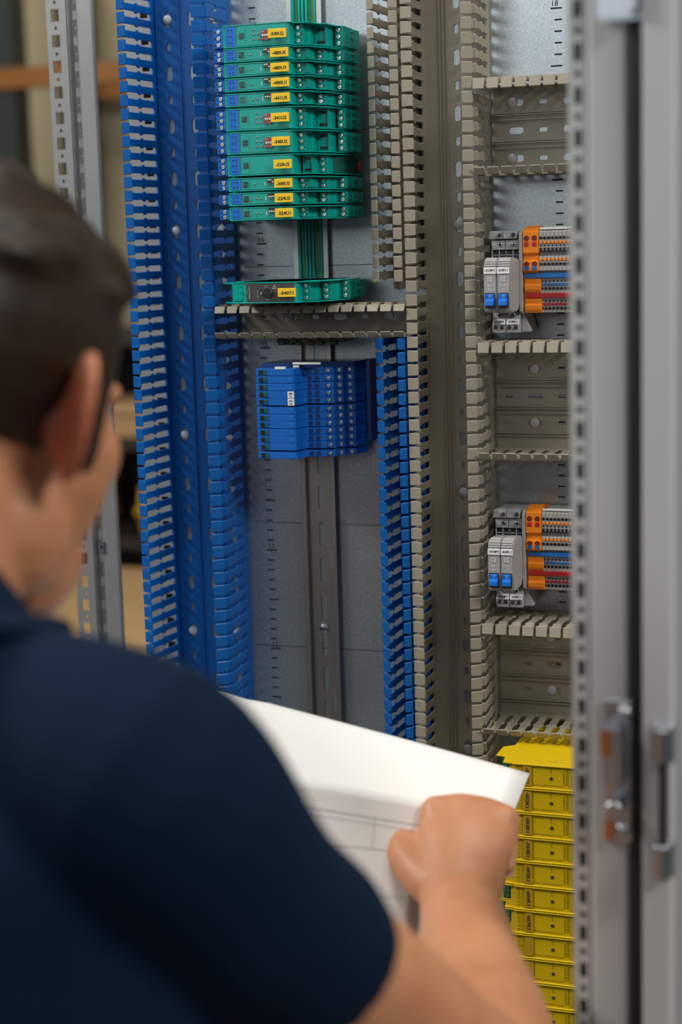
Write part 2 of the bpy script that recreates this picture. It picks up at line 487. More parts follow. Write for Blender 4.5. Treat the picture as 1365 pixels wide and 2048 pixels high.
t = thing('din_rail', 'horizontal steel rail behind the lower breakers and orange terminals', 'rail', (236, 0, ZL))
m = MB((-236, 0, -ZL))
for sg in (-1, 1):
    p = [(-7.5, ZL + sg * 17.5), (-7.5, ZL + sg * 12.5), (-0.05, ZL + sg * 12.5), (-0.05, ZL + sg * 13.6), (-6.4, ZL + sg * 13.6), (-6.4, ZL + sg * 17.5)]
    m.prism(p, 234, 424, 'x')
part('rail_flange', m, RAILM, t); part('rail_web', MB((-236, 0, -ZL)).box(234, 424, -1.3, -0.05, ZL - 12.5, ZL + 12.5), RAILM, t)
t = thing('din_rail', 'vertical steel rail behind the yellow relay modules', 'rail', (316, 0, 850))
m = MB((-316, 0, -850)); rail_sides(m, 316, 850, 1146)
part('rail_flange', m, RAILM, t); part('rail_web', MB((-316, 0, -850)).box(303.5, 328.5, -1.3, -0.05, 850, 1146), RAILM, t)

# ------------------------------------------------------------------ cabinet frame
t = thing('frame_upright', 'galvanised rear upright with square holes, left behind the head', 'cabinet frame', (-205, 20, -130))
FO = (205, -20, 130)
hz = [1830 + 50 - 25 * k for k in range(0, 76)]
hs = []
for z in hz: hs += [(z, 10, 12, 'r'), (z - 12.5, 3.6, 3.6, 's')]
part('perforated_flange', MB(FO).plate(-231, -208, -130, 1990, 20, 1.6, [(-221, hs)]), FRAME, t)
hs2 = [(z + 0.01, 6, 9, 'r') for z in hz] + [(z - 12.5, 3, 3, 's') for z in hz]
part('groove_strip', MB(FO).plate(-208, -199, -130, 1990, 27, 1.6, [(-203.5, hs2)]).box(-209, -207.4, 20, 28, -130, 1990), FRAME, t)
part('flat_face', MB(FO).prism([(-199.5, 24), (-197.5, 21.5), (-196, 21), (-182, 21), (-180, 22), (-179.5, 24), (-181, 27), (-199.5, 27)], -130, 1990), FRAME, t)
part('back_channel', MB(FO).box(-230, -199, 44, 46, -130, 1990), FRAME, t)
part('square_nut', MB(FO).box(-202, -196, 19, 24, 1287, 1291).box(-202, -196, 19, 24, 1294.5, 1298).box(-202, -200.5, 19.4, 24, 1287, 1298).box(-197.5, -196, 19.4, 24, 1287, 1298), ZINC, t)

t = thing('frame_upright', 'blurred grey front upright with a row of slots, right edge', 'cabinet frame', (430, -500, -130))
FO = (-430, 500, 130)
hz = [1708.9 + 150 - 25 * k for k in range(0, 78)]
hs = []
for z in hz: hs += [(z, 4.6, 10.5, 'r'), (z - 12.5, 4.2, 4.6, 's')]
part('perforated_flange', MB(FO).plate(410.4, 421, -130, 1990, -523, 1.8, [(415.4, hs)]), PAINT, t)
part('inner_channel', MB(FO).box(410.4, 445, -503, -501, -130, 1990).box(420, 422, -523, -503, -130, 1990), PAINT, t)
part('flat_face', MB(FO).prism([(421, -523), (424, -524.5), (443, -524.5), (445.3, -522), (445.3, -470), (421, -470)], -130, 1990), PAINT, t)
part('rear_lip', MB(FO).box(409, 411, -521, -470, -130, 1990), PAINT, t)
t = put('door_seal', MB((-450, 523, 130)).prism([(445.5, -520), (446.5, -524.5), (450, -526), (454, -524.5), (455, -520), (455, -490), (445.5, -490)], -130, 1990).mesh('door_seal', 0.4), RUBBER, None, (450, -523, -130))
tag(t, 'black rubber seal strip between the front upright and door edge', 'seal')
t = thing('cabinet_door', 'grey painted door edge folded open at the far right', 'door', (470, -520, -130))
DO = (-470, 520, 130)
part('door_edge', MB(DO).prism([(455.2, -532), (456.5, -534), (472.5, -534), (474.5, -530), (494, -530), (496, -528), (496, -480), (455.2, -480)], -130, 1990), PAINT, t)
part('door_return', MB(DO).box(478, 494, -486, -478, -130, 1990), PAINT, t)
t = thing('plinth', 'grey plinth frame on the floor under the mounting plate', 'base', (130, -240, -130))
part('base_frame', MB((-130, 240, 130)).box(-178, 408, -500, -470, -129, -62).box(-178, 408, 62, 92, -129, -62), PAINT, t, 2)
part('base_tray', MB((-130, 240, 130)).box(-178, 408, -470, 62, -80, -62), FRAME, t, 1)
t = thing('door_lock', 'zinc lock mechanism on the front upright, lower right', 'lock', (438, -526, 1268))
LO = (-438, 526, -1268)
part('lock_plate', MB(LO).box(429.5, 447.5, -528, -524.6, 1224, 1316), ZINC, t, bevel=0.8)
part('lock_body', MB(LO).box(431.5, 443.5, -540, -528, 1262, 1302), ZINC, t, bevel=2, seg=2)
part('lock_bolt', MB(LO).cyl((439, 1250), 5.5, -544, -528, 16), ZINC, t, bevel=0.6)
part('rivet_head', MB(LO).dome((443.5, 1309), 5, -528, 5), ZINC, t, smooth=True)
part('rivet_head', MB(LO).dome((442, 1233), 4.5, -528, 4), ZINC, t, smooth=True)
part('painted_reflection', MB(LO).box(431, 436.5, -530, -528, 1226, 1238), COPPER_GLINT, t, label='coppery reflection painted as a small plate')  # reflection on the zinc, put in as coloured geometry
part('painted_reflection', MB(LO).box(431, 437, -541.5, -540, 1284, 1300), COPPER_GLINT, t, label='coppery reflection painted as a small plate')  # second painted reflection, on the lock body
t = thing('lock_rod', 'zinc locking rod with two rollers on the door edge', 'lock', (468, -534, 1255))
LO = (-468, 534, -1255)
part('rod', MB(LO).box(466, 471.5, -541, -537, 1220, 1296), DGREY, t, bevel=1)
for z in (1293, 1219):
    part('roller', MB(LO).cyl((468, -539.5), 6, z - 11, z + 11, 16, 'z'), ZINC, t, bevel=1.2, smooth=False)
    part('roller_bracket', MB(LO).box(461.5, 475, -536, -534, z - 12, z + 12), ZINC, t, bevel=0.6)
t = thing('top_bracket', 'shiny zinc corner bracket across the upright at top right', 'bracket', (448, -526, 1760))
LO = (-448, 526, -1760)
part('bracket_plate', MB(LO).box(428, 470, -530, -526.2, 1725, 1800), ZINC, t, bevel=1.5, seg=2)
for x in (435, 451, 464):
    part('bracket_bolt', MB(LO).cyl((x, 1745), 4.6, -536, -530, 16), ZINC, t, bevel=0.8)
part('bracket_fold', MB(LO).box(447, 453, -540, -530, 1728, 1800), ZINC, t, bevel=1.5, seg=2)

# ------------------------------------------------------------------ green interface modules
def screw_mesh(m):
    def b():
        k = MB(); k.cyl((0, 0), 1.55, 0, -1.0, 12, r2=1.3)
        return k.mesh('screw', bevel=0.15)
    return cached(('screw', m.name), b)
def slot_mesh():
    return cached('slot', lambda: MB().box(-1.2, 1.2, -1.12, -0.9, -0.22, 0.22).mesh('screw_slot'))
def screw(parent, x, y, z, sc=1.0, m=None):
    a = R.uniform(0, 3.1)
    o = put('screw', screw_mesh(m or STEEL), m or STEEL, parent, (x, y, z))
    o.rotation_euler = (0, a, 0); o.scale = (sc, 1.3, sc)
    return o
def screw_slots(parent, pts):
    m = MB()
    for x, y, z in pts:
        a = R.uniform(0.3, 1.2); c, s_ = math.cos(a), math.sin(a)
        L_, w_ = 1.2, 0.2
        q = [(x + c * L_ - s_ * w_, z + s_ * L_ + c * w_), (x + c * L_ + s_ * w_, z + s_ * L_ - c * w_), (x - c * L_ + s_ * w_, z - s_ * L_ - c * w_), (x - c * L_ - s_ * w_, z - s_ * L_ + c * w_)]
        m.prism(q, y - 1.45, y - 1.2, 'y')
    part('screw_slots', m, DGREY, parent)
X0 = 52.8
def terminal(root, kind, n, H, m):
    """plug-in terminal block with n screws; kind picks its step on the housing"""
    xa, xb, yf, yb = {'g1': (76.8, 85.2, -98, -62), 'g2': (89.2, 97.6, -78, -44), 'g3': (100.4, 108.2, -57, -18), 'b': (2.4, 12.0, -104, -70)}[kind]
    hh = H / 2 - 1.6
    def build():
        mb = MB((-X0, 0, 0))
        if kind == 'b':
            mb.prism([(xa + 2, yb), (xa - 4, yf + 8), (xa, yf), (xb, yf - 1), (xb, yb)], -hh, hh)
        else:
            mb.prism([(xa, yb), (xa, yf), (xb, yf), (xb + 0.4, yf + 12), (xb + 1.8, yf + 14), (xb + 2.2, yb)], -hh, hh)
            for k in range(n):   # wire funnels on the slanted flank
                z = (k - (n - 1) / 2) * (2 * hh / n)
                mb.box(xb + 0.2, xb + 2.6, yf + 15, yf + 24, z - hh / n * 0.25, z + hh / n * 0.25)
        return mb.mesh('terminal_block', bevel=0.35)
    o = put('terminal_block', cached(('tb', kind, n, H, m.name), build), m, root)
    pts = []
    for k in range(n):
        z = (k - (n - 1) / 2) * (2 * hh / n)
        x = (xa + xb) / 2 - 0.3 if kind != 'b' else 7.4
        screw(o, x - X0, yf, z, 1.3); pts.append((x - X0, yf, z))
        dots = 0
    screw_slots(o, pts)
    mk = MB((-X0, 0, 0))
    for k in range(n):
        z = (k - (n - 1) / 2) * (2 * hh / n)
        if kind == 'b':
            mk.box(3.2, 4.3, yf - 0.4, yf + 1.0, z - 0.6, z + 0.6)
        else:
            mk.box(xb - 1.9, xb - 0.9, yf - 0.12, yf + 0.2, z + 0.1, z + 1.1)
    part('terminal_mark', mk, INK if kind == 'b' else GREENDK, o)
    return o
GREENDK = mat('dark_green_print', (0.0, 0.09, 0.07), 0.6, noise=0.05)
def slotted_bay(root, x0, x1, yf, H):
    hh = H / 2 - 1.4
    m = MB((-X0, 0, 0)).box(x0 + 1, x1 - 0.6, yf, yf + 25, -hh * 0.92, hh * 0.92)
    o = part('empty_bay', m, GREEN, root, 0.2)
    k = MB((-X0, 0, 0)).box(x0, x1, yf - 1.6, yf + 20, hh * 0.92, hh).box(x0, x1, yf - 1.6, yf + 20, -hh, -hh * 0.92).box(x1 - 1, x1, yf - 1.6, yf + 20, -hh, hh).box(x0, x0 + 1, yf - 1.6, yf + 20, -hh, hh)
    part('bay_frame', k, GREEN, o, 0.2)
    s_ = MB((-X0, 0, 0))
    for z in (-hh * 0.62, hh * 0.62): s_.box(x0 + 1.6, x1 - 1.8, yf - 0.25, yf + 1, z - hh * 0.13, z + hh * 0.13)
    part('bay_slot', s_, BLACK, o)
def gmodule(code, Z, H, typ, label):
    t = thing('interface_module', label, 'module', (X0, -7.5, Z), 'green interface modules on the rail')
    hh = H / 2 - 0.35
    def housing():
        m = MB((-X0, 0, 0))
        side = [(13.6, -104), (14.2, -110.5), (15.2, -112), (76.4, -112), (77, -110), (78, -76), (89.5, -74), (90.5, -52), (99, -48), (100, -30), (106, -26), (106.5, -20), (102, -10), (2, -10), (0.5, -70), (12.5, -72)]
        m.prism(side, -hh, hh)
        return m.mesh('housing', bevel=0.5)
    inner = bpy.data.objects.new  # noqa
    hmesh = cached(('hous', H), housing)
    h = put('housing', hmesh, GREEN, t, (0, 7.5, 0))
    # raised side rims of the housing
    def rims():
        m = MB((-X0, 0, 0))
        for sg in (-1, 1):
            a, b = sorted((sg * (hh - 0.9), sg * hh))
            m.prism([(14.5, -104), (15.0, -112.8), (77.5, -113), (80.5, -104), (92.5, -101), (95.5, -86), (101, -82), (104, -60), (108, -54), (108, -30), (102, -20), (20, -20)], a, b)
        return m.mesh('side_rim', bevel=0.2)
    put('side_rim', cached(('rim', H), rims), GREEN, t, (0, 7.5, 0))
    r = bpy.data.objects.new('front_panel', MB((-X0, 0, 0)).box(28.5, 74.5, -112.6, -111.8, -hh + 1.4, hh - 1.4).mesh('front_panel', 0.2))
    COL.objects.link(r); r.parent = t; r.location = (0, 0.0075, 0)
    pm = DGREY if typ == 'timer' else GREEN
    r.data.materials.append(pm)
    n = 3 if H > 15 else 2
    def P(fn): return fn
    # blue left terminals with clear marker strip and blue print field
    sub = bpy.data.objects.new
    holder = t
    def sh(o):
        o.location.y += 0.0075
        return o
    if typ != 'timer':
        sh(terminal(t, 'b', n, H, TBLUE))
        sh(part('print_field', MB((-X0, 0, 0)).box(17.8, 26.8, -112.7, -111.9, -hh + 1.3, hh - 1.3), LBLUE, t, 0.2, label='blue print field'))
    else:
        sh(part('print_field', MB((-X0, 0, 0)).box(16.5, 25, -112.7, -111.9, -hh + 2.3, hh - 2.3), GREEN, t, 0.2))
        sh(part('end_claw', MB((-X0, 0, 0)).prism([(13, -20), (11.5, -95), (5, -106), (14, -110), (22, -113), (22, -104), (15, -100)], -hh, -hh + 1.4).prism([(13, -20), (11.5, -95), (5, -106), (14, -110), (22, -113), (22, -104), (15, -100)], hh - 1.4, hh), GREEN, t, 0.2))
    dots = MB((-X0, 0, 0))
    for k in range(n):
        z = (k - (n - 1) / 2) * (2 * hh - 3) / n
        for x in (20.4, 23.4): dots.box(x - 0.55, x + 0.55, -112.85, -112.6, z - 0.45, z + 0.45)
    sh(part('field_marks', dots, INK if typ != 'timer' else GREENDK, t))
    sh(part('marker_strip', MB((-X0, 0, 0)).box(13.4, 16.2, -113.6, -104.5, -hh + 1.6, hh - 1.6), CLEAR if typ != 'x' else WHITE, t, 0.3, label='clear marker strip'))
    # maker's plate: black square with white sign
    lx, lz = (29.5, 4.0) if H < 15 else (30.5, 3.6)
    if typ != 'timer':
        q = sh(part('sign_plate', MB((-X0, 0, 0)).box(lx, lx + 4.6, -112.95, -112.5, -lz / 2 - 0.6, lz / 2 + 0.6), BLACK if code != '-441U5' else GREENDK, t))
        letter('F', 2.4, GREEN, q, (lx + 1.5 - X0, -113.0, 0.2)); letter('2', 2.0, GREEN, q, (lx + 3.2 - X0, -113.0, -0.3))
        o = letter('PEPPERL+FUCHS', 0.95, GREENDK, t, (lx + 6.2 - X0, -112.75 + 7.5, 0), wid=min(2 * hh - 3.4, 11), rot=(0, -math.pi / 2, 0))
        if H < 15: letter('KFD2', 0.8, GREENDK, t, (lx + 8.0 - X0, -112.75 + 7.5, -1.2), rot=(0, -math.pi / 2, 0))
    # indicator lamps
    if typ == 'relay':
        L_ = [(44.2, 4.6), (44.2, 0.6), (44.2, -3.6), (48.6, 0.6), (48.6, -3.6)]
    elif typ == 'one': L_ = [(41.0, 0)]
    elif typ == 'two': L_ = [(41.8, 0), (46.2, 0)]
    else: L_ = []
    LED = mat('unlit_lamp_lens', (0.22, 0.17, 0.13), 0.25, noise=0.1)
    for x, z in L_:
        sh(put('indicator_lamp', cached('led', lambda: MB().dome((0, 0), 1.05, 0, 0.8, 12).mesh('indicator_lamp', smooth=True)), LED, t, (x - X0, -112.6, z)))
    if typ in ('one', 'two'):
        sh(part('latch_slot', MB((-X0, 0, 0)).box(50.0 if typ == 'one' else 50.6, 50.7 if typ == 'one' else 51.4, -112.9, -112.5, -1.6, 1.6), WINK, t))
    # dip switches
    if typ == 'relay':
        d = sh(part('dip_switch', MB((-X0, 0, 0)).box(51.6, 59.2, -113.6, -112.3, -4.9, 3.9), DRED, t, 0.2, label='maroon dip switch'))
        for k in range(3):
            x = 53.4 + k * 2.1
            part('slider', MB((-X0, 0, 0)).box(x - 0.75, x + 0.75, -114.0, -113.4, -1.6, 0.3), WHITE, d, 0.15)
            letter(str(k + 1), 1.3, WINK, d, (x - X0, -113.7, -3.6), bold=0.02)
        letter('ON', 1.2, WINK, d, (53.3 - X0, -113.7, 2.6), bold=0.02)
    elif typ in ('one', 'two'):
        d = sh(part('dip_switch', MB((-X0, 0, 0)).box(52.8, 61.6, -113.4, -112.3, 0.7, 4.6), BLACK, t, 0.2, label='black dip switch'))
        for k in range(4):
            x = 54.2 + k * 2.0
            zz = 1.6 if (typ == 'two' or k == 2) else 3.4
            part('slider', MB((-X0, 0, 0)).box(x - 0.6, x + 0.6, -113.9, -113.2, zz - 0.6, zz + 0.6), WHITE, d, 0.1)
        pm_ = MB((-X0, 0, 0))
        for k in range(4): pm_.box(53.6 + k * 2, 54.8 + k * 2, -112.75, -112.5, -1.6, -0.5)
        sh(part('switch_marks', pm_, GREENDK, t))
    if typ == 'timer':
        kn = sh(part('adjusting_knob', MB((-X0, 0, 0)).cyl((50.5, -0.3), 4.5, -116.0, -112.4, 24), BLACK, t, 0.5, label='black round knob'))
        part('knob_slot', MB((-X0, 0, 0)).box(47.4, 53.6, -116.4, -115.9, -0.9, 0.3), DGREY, kn)
        kd = sh(part('slide_switch', MB((-X0, 0, 0)).box(41.6, 44.2, -113.2, -112.4, -2.4, 2.4), BLACK, t))
        part('slider', MB((-X0, 0, 0)).box(43.2, 43.9, -113.9, -113, -1.3, 0.6), WHITE, kd)
        letter('PEPPERL+FUCHS', 1.0, WINK, t, (31.6 - X0, -112.8 + 7.5, 0.3), wid=11, rot=(0, -math.pi / 2, 0))
        letter('OUT  ERR', 0.8, WINK, t, (39.6 - X0, -112.8 + 7.5, -1.2), wid=6, rot=(0, -math.pi / 2, 0))
        letter('1 2', 1.4, WINK, t, (48 - X0, -112.8 + 7.5, 5.6)); letter('0 4', 1.4, WINK, t, (49.3 - X0, -112.8 + 7.5, -6.2))
        tri = MB((-X0, 0, 0))
        for a, b in (((54.2, 3.6), (57.4, 3.6)), ((57.4, 3.6), (55.8, 6.6)), ((55.8, 6.6), (54.2, 3.6))):
            dx, dz = b[0] - a[0], b[1] - a[1]; L2 = math.hypot(dx, dz); nx, nz = -dz / L2 * 0.16, dx / L2 * 0.16
            tri.prism([(a[0] + nx, a[1] + nz), (b[0] + nx, b[1] + nz), (b[0] - nx, b[1] - nz), (a[0] - nx, a[1] - nz)], -112.8, -112.65, 'y')
        sh(part('warning_triangle', tri, WINK, t))
        q = sh(part('sign_plate', MB((-X0, 0, 0)).box(26.5, 29.3, -112.95, -112.5, -1.6, 1.8), GREEN, t)); letter('F2', 1.6, BLACK, q, (27.9 - X0, -113.0, 0.1))
    # clear hinged cover
    sh(part('clear_cover', MB((-X0, 0, 0)).box(17, 77.6, -115.6, -115.0, hh - 1.6, hh - 0.4).box(17, 77.6, -115.6, -115.0, -hh + 0.4, -hh + 1.6).box(26.8, 61.2, -115.5, -115.2, -hh + 1.6, hh - 1.6)
            .box(61.2, 77.6, -115.5, -115.2, -hh + 1.6, hh - 1.6).box(76.6, 77.8, -115.6, -111.5, -hh + 1, hh - 1), CLEAR, t, label='clear hinged cover'))
    # device tag
    dx = {'-540U2': 0.0, '-341U2': 0.2, '-340U2': 0.2}.get(code, 1.3)
    tg = sh(part('device_tag', MB((-X0, 0, 0)).box(59.4 + dx, 76.4 + dx, -117.0, -115.6, -3.9, 3.9), TAG, t, 0.2, label='yellow device tag'))
    letter(code, 3.1, INK, tg, (67.9 + dx - X0, -117.1, -0.4), wid=12.8, bold=0.03)
    # green terminals
    nn = n
    if typ == 'relay':
        sh(terminal(t, 'g1', 3, H, GREEND)); slb(t, 88.0, 98.6, -74, H); sh(terminal(t, 'g3', 3, H, GREEND))
    elif typ == 'plain':
        slb(t, 80.0, 89.2, -93, H); tb = sh(terminal(t, 'g2', 3, H, GREEND))
        sh(part('blank_end', MB((-X0, 0, 0)).prism([(98.5, -66), (105.5, -52), (106.5, -20), (97, -20)], -hh + 1.4, hh - 1.4), GREENDK, t, 0.3))
        sh(part('release_tab', MB((-X0, 0, 0)).box(107, 109.5, -24, -16, -4, 3), RED, t, 0.3, label='red release tab'))
    else:
        for kd in ('g1', 'g2', 'g3'): sh(terminal(t, kd, n, H, GREEND))
        if typ == 'one':
            sh(part('terminal_cap', MB((-X0, 0, 0)).box(85.2, 89.6, -97.2, -80, -hh + 1.7, hh - 1.7), GREEN, t, 0.3))
    return t
def slb(t, x0, x1, yf, H):
    slotted_bay(t, x0, x1, yf, H)
    for c in t.children:
        if c.name.startswith('empty_bay') and c.location.y == 0: c.location.y = 0.0075
for code, Z, H, typ, lab in (
    ('-540U2', 1781.3, 20.2, 'relay', 'green interface module tagged -540U2, topmost of the green stack'),
    ('-480U5', 1765.0, 12.4, 'one', 'slim green interface module tagged -480U5'),
    ('-480U3', 1752.3, 12.4, 'one', 'slim green interface module tagged -480U3'),
    ('-480U1', 1739.6, 12.4, 'one', 'slim green interface module tagged -480U1'),
    ('-441U5', 1726.5, 12.4, 'two', 'slim green interface module tagged -441U5'),
    ('-341U2', 1709.6, 20.2, 'relay', 'wide green interface module tagged -341U2 with maroon switches'),
    ('-340U2', 1689.1, 20.2, 'relay', 'wide green interface module tagged -340U2 with maroon switches'),
    ('-320U3', 1669.3, 18.6, 'plain', 'wide green interface module tagged -320U3 with bare front'),
    ('-300U2', 1652.8, 12.4, 'one', 'slim green interface module tagged -300U2'),
    ('-224U5', 1640.0, 12.2, 'two', 'slim green interface module tagged -224U5'),
    ('-224U1', 1627.0, 12.4, 'two', 'slim green interface module tagged -224U1, lowest of the stack'),
    ('-040T1', 1556.9, 19.6, 'timer', 'lone green timer module tagged -040T1 with black knob')):
    gmodule(code, Z, H, typ, lab)

# black end clamp peeping out under the short duct
t = thing('end_clamp', 'black toothed end clamp under the short horizontal duct', 'clamp', (60, -2, 1509))
part('clamp_body', MB((-60, 2, -1509)).prism([(30, -46), (56, -50), (96, -40), (94, -8), (32, -8)], 1507.5, 1513.0), DGREY, t, 0.4)
m = MB((-60, 2, -1509))
for x in (33, 42, 50, 62, 71, 84):
    m.box(x, x + 6, -51 + abs(x - 50) * 0.12, -44 + abs(x - 50) * 0.12, 1505.6, 1509)
part('clamp_teeth', m, BLACK, t, 0.4)

# ------------------------------------------------------------------ blue fuse terminals
t = thing('terminal_end_plate', 'dark blue end plate topping the blue fuse terminal row', 'end plate', (RC, -7.5, 1484))
part('plate', MB((-RC, 7.5, -1484)).prism([(18, -52), (20, -62), (34, -66), (60, -58), (84, -44), (103, -34), (108, -8), (22, -8)], 1484.6, 1489.2), DBLUE, t, 0.5)
part('marker_carrier', MB((-RC, 7.5, -1484)).box(52, 79, -63.5, -60, 1488.6, 1490.4).box(52.5, 58, -64, -60.5, 1485.8, 1487.6), WHITE, t, 0.2, label='white marker carrier')
part('marker_carrier', MB((-RC, 7.5, -1484)).box(37, 47, -71, -67, 1484.6, 1487), WHITE, t, 0.2, label='white marker carrier')
FZ = [1481.9, 1474.9, 1467.9, 1461.0, 1454.2, 1446.2, 1439.3, 1432.6, 1425.5, 1418.8, 1412.0, 1404.0]
names = ['topmost blue fuse terminal, under the dark end plate', 'second blue fuse terminal from the top', 'third blue fuse terminal, just above the white 480 F1 marker',
    'blue fuse terminal with white marker 480 F1', 'blue fuse terminal with white marker 441 F5', 'sixth blue fuse terminal, just below the first black gap', 'seventh blue fuse terminal from the top',
    'eighth blue fuse terminal from the top', 'ninth blue fuse terminal from the top', 'tenth blue fuse terminal from the top', 'eleventh blue fuse terminal, just above the lowest black gap', 'lowest blue fuse terminal, below the last black gap']
FP = [(16.8, -69), (17.4, -70), (46, -70.5), (48, -71.5), (55.8, -71.5), (56.4, -70), (59.6, -52), (61, -50), (74.5, -50), (77, -47), (85.8, -46.5), (86.6, -40), (93, -39.5), (94, -32), (101.5, -31), (103, -18), (107, -12), (106, -8), (20, -8), (17, -40)]
def fuse_meshes():
    g = {}
    g['housing'] = MB((-RC, 7.5, 0)).prism(FP, -3.3, 3.3).mesh('housing', bevel=0.35)
    m = MB((-RC, 7.5, 0))
    for x in (57.2, 58.2, 59.2): pass
    for k in range(6):
        x = 57.0 + k * 0.5; y = -68.5 + k * 3.3
        m.box(x - 0.1, x + 0.35, y - 0.6, y + 0.6, -2.9, 2.9)
    g['grip_ribs'] = m.mesh('grip_ribs', 0.15)
    g['lever_hole'] = MB((-RC, 7.5, 0)).box(20.8, 24.6, -70.75, -69, -2.0, 2.0).mesh('lever_hole')
    g['lever_window'] = MB((-RC, 7.5, 0)).box(24.8, 28.6, -70.9, -69, -2.3, 2.3).mesh('lever_window', 0.3)
    m = MB((-RC, 7.5, 0))
    for x in (64.2, 71.4): m.box(x - 2.7, x + 2.7, -50.5, -48, -3.0, 3.0)
    g['test_bay'] = m.mesh('test_bay', 0.3)
    m = MB((-RC, 7.5, 0))
    for x in (64.2, 71.4): m.cyl((x, 0), 2.0, -50.9, -48, 14)
    g['test_hole'] = m.mesh('test_hole')
    return g
FG = fuse_meshes()
WIN = mat('green_tinted_window', (0.01, 0.10, 0.12), 0.3, noise=0.05)
for k, (z, nm) in enumerate(zip(FZ, names)):
    t = thing('fuse_terminal', nm, 'terminal', (RC, -7.5, z), 'blue fuse terminals')
    h = put('housing', FG['housing'], TBLUE, t)
    put('grip_ribs', FG['grip_ribs'], TBLUE, t)
    put('lever_hole', FG['lever_hole'], BLACK, t); put('lever_window', FG['lever_window'], WIN, t)
    put('test_bay', FG['test_bay'], TBLUE, t); put('test_hole', FG['test_hole'], DBLUE, t)
    pts = []
    for x, y in ((81.2, -47), (90, -40), (97.6, -31.8)):
        screw(t, x - RC, y + 7.5, 0, 1.25); pts.append((x - RC, y + 7.5, 0))
    screw_slots(t, pts)
    if k in (3, 4):
        q = part('marker', MB((-RC, 7.5, 0)).box(49.4, 55.8, -72.4, -71.3, -3.2, 3.2), WHITE, t, 0.3, label='white marker')
        a, b = (('480', 'F1'), ('441', 'F5'))[k - 3]
        letter(a, 1.9, INK, q, (52.6 - RC, -72.5 + 7.5, 1.3), bold=0.02); letter(b, 1.9, INK, q, (52.6 - RC, -72.5 + 7.5, -1.5), bold=0.02)
    else:
        part('blank_marker', MB((-RC, 7.5, 0)).box(50, 54.4, -71.9, -71.3, -2.2, 2.2), LBLUE, t, 0.2)
t = thing('terminal_bracket', 'dark blue end bracket behind the right end of the fuse terminals', 'bracket', (110, 0, 1440))
part('bracket_body', MB((-110, 0, -1440)).box(107.5, 112.5, -16, 0, 1412, 1490), DBLUE, t, 0.6)

# ------------------------------------------------------------------ circuit breakers and terminals at the right
def breaker_base(Zc, label, codes):
    t = thing('breaker_base', label, 'terminal base', (252, -7.5, Zc))
    O = (-252, 7.5, 0)
    part('base_body', MB(O).prism([(-8, 38.4), (-31, 38.4), (-34, 24), (-26, 20), (-26, -30), (-34, -34), (-34, -51.6), (-8, -51.6)], 238.2, 264, 'x'), GREY, t, 0.5)
    part('base_foot', MB(O).prism([(264.2, -36), (267.5, -36), (272.5, -51.4), (264.2, -51.6)], -38, -8, 'y'), GREY, t, 0.4)
    for k, x in enumerate((237.4, 250.0)):
        b = part('clamp_block', MB(O).box(x, x + 12.2, -46, -30, 31.6, 38.6), GREY, t, 0.4)
        screw(b, x + 9.6 - 252, -46 + 7.5, 35, 1.3, DGREY)
        letter('120M', 1.6, WINK, b, (x + 3.8 - 252, -46.2 + 7.5, 35))
        b = part('clamp_block', MB(O).box(x + 1.6, x + 13.8, -44, -30, 22.0, 30.6), GREY, t, 0.4)
        q = screw(b, x + 9.6 - 252, -44 + 7.5, 26.5, 1.5, ZINC)
        part('cross_recess', MB(O).box(x + 7.8, x + 11.4, -45.9, -45.2, 26.1, 26.9).box(x + 9.2, x + 10.0, -45.9, -45.2, 24.7, 28.3), BLACK, b)
        letter('1', 1.6, WINK, b, (x + 4.2 - 252, -44.2 + 7.5, 27))
        for j in range(2):
            xx = x + 2.4 + j * 6.4
            part('wire_port', MB(O).box(xx, xx + 5.0, -42.2, -30, 14.2, 20.8), BLACK, t)
        pf = MB(O)
        for j in range(3): pf.box(x + 1.4 + j * 6.4, x + 2.4 + j * 6.4, -43, -30, 13.4, 21.6)
        pf.box(x + 1.4, x + 15.2, -43, -30, 17.0, 17.6)
        part('port_frame', pf, GREY, t)
    for k, x in enumerate((239.0, 251.6)):
        b = part('clamp_block', MB(O).prism([(-28, -32), (-42, -33), (-44, -39), (-46, -44.6), (-46, -51.8), (-28, -51.8)], x, x + 12.4, 'x'), GREY, t, 0.4)
        screw(b, x + 6.4 - 252, -43.4 + 7.5, -36.2, 1.5, ZINC)
        part('cross_recess', MB(O).box(x + 4.6, x + 8.2, -45.3, -44.4, -36.6, -35.8).box(x + 6, x + 6.8, -45.3, -44.4, -38, -34.4), BLACK, b)
        for j in (3.2, 9.2): screw(b, x + j - 252, -46 + 7.5, -47, 1.25, DGREY)
        letter('1A0-1.5A', 1.3, WINK, b, (x + 6.2 - 252, -46.2 + 7.5, -50.3), wid=10)
        q = part('marker', MB(O).prism([(-44.4, -39.4), (-47.0, -44.2), (-46.4, -44.6), (-43.6, -39.8)], x + 0.6, x + 12, 'x'), WHITE, t, 0.1, label='white marker')
        letter(codes[k], 1.9, INK, q, (x + 6.3 - 252, -46.0 + 7.5, -41.9), wid=8.8, bold=0.035, rot=(-0.49, 0, 0))
    part('side_plate', MB(O).prism([(-8, 38.4), (-40, 38.4), (-46, 36), (-46, -33), (-38, -36), (-8, -36)], 264.2, 267.2, 'x'), GREY, t, 0.4)
    return t
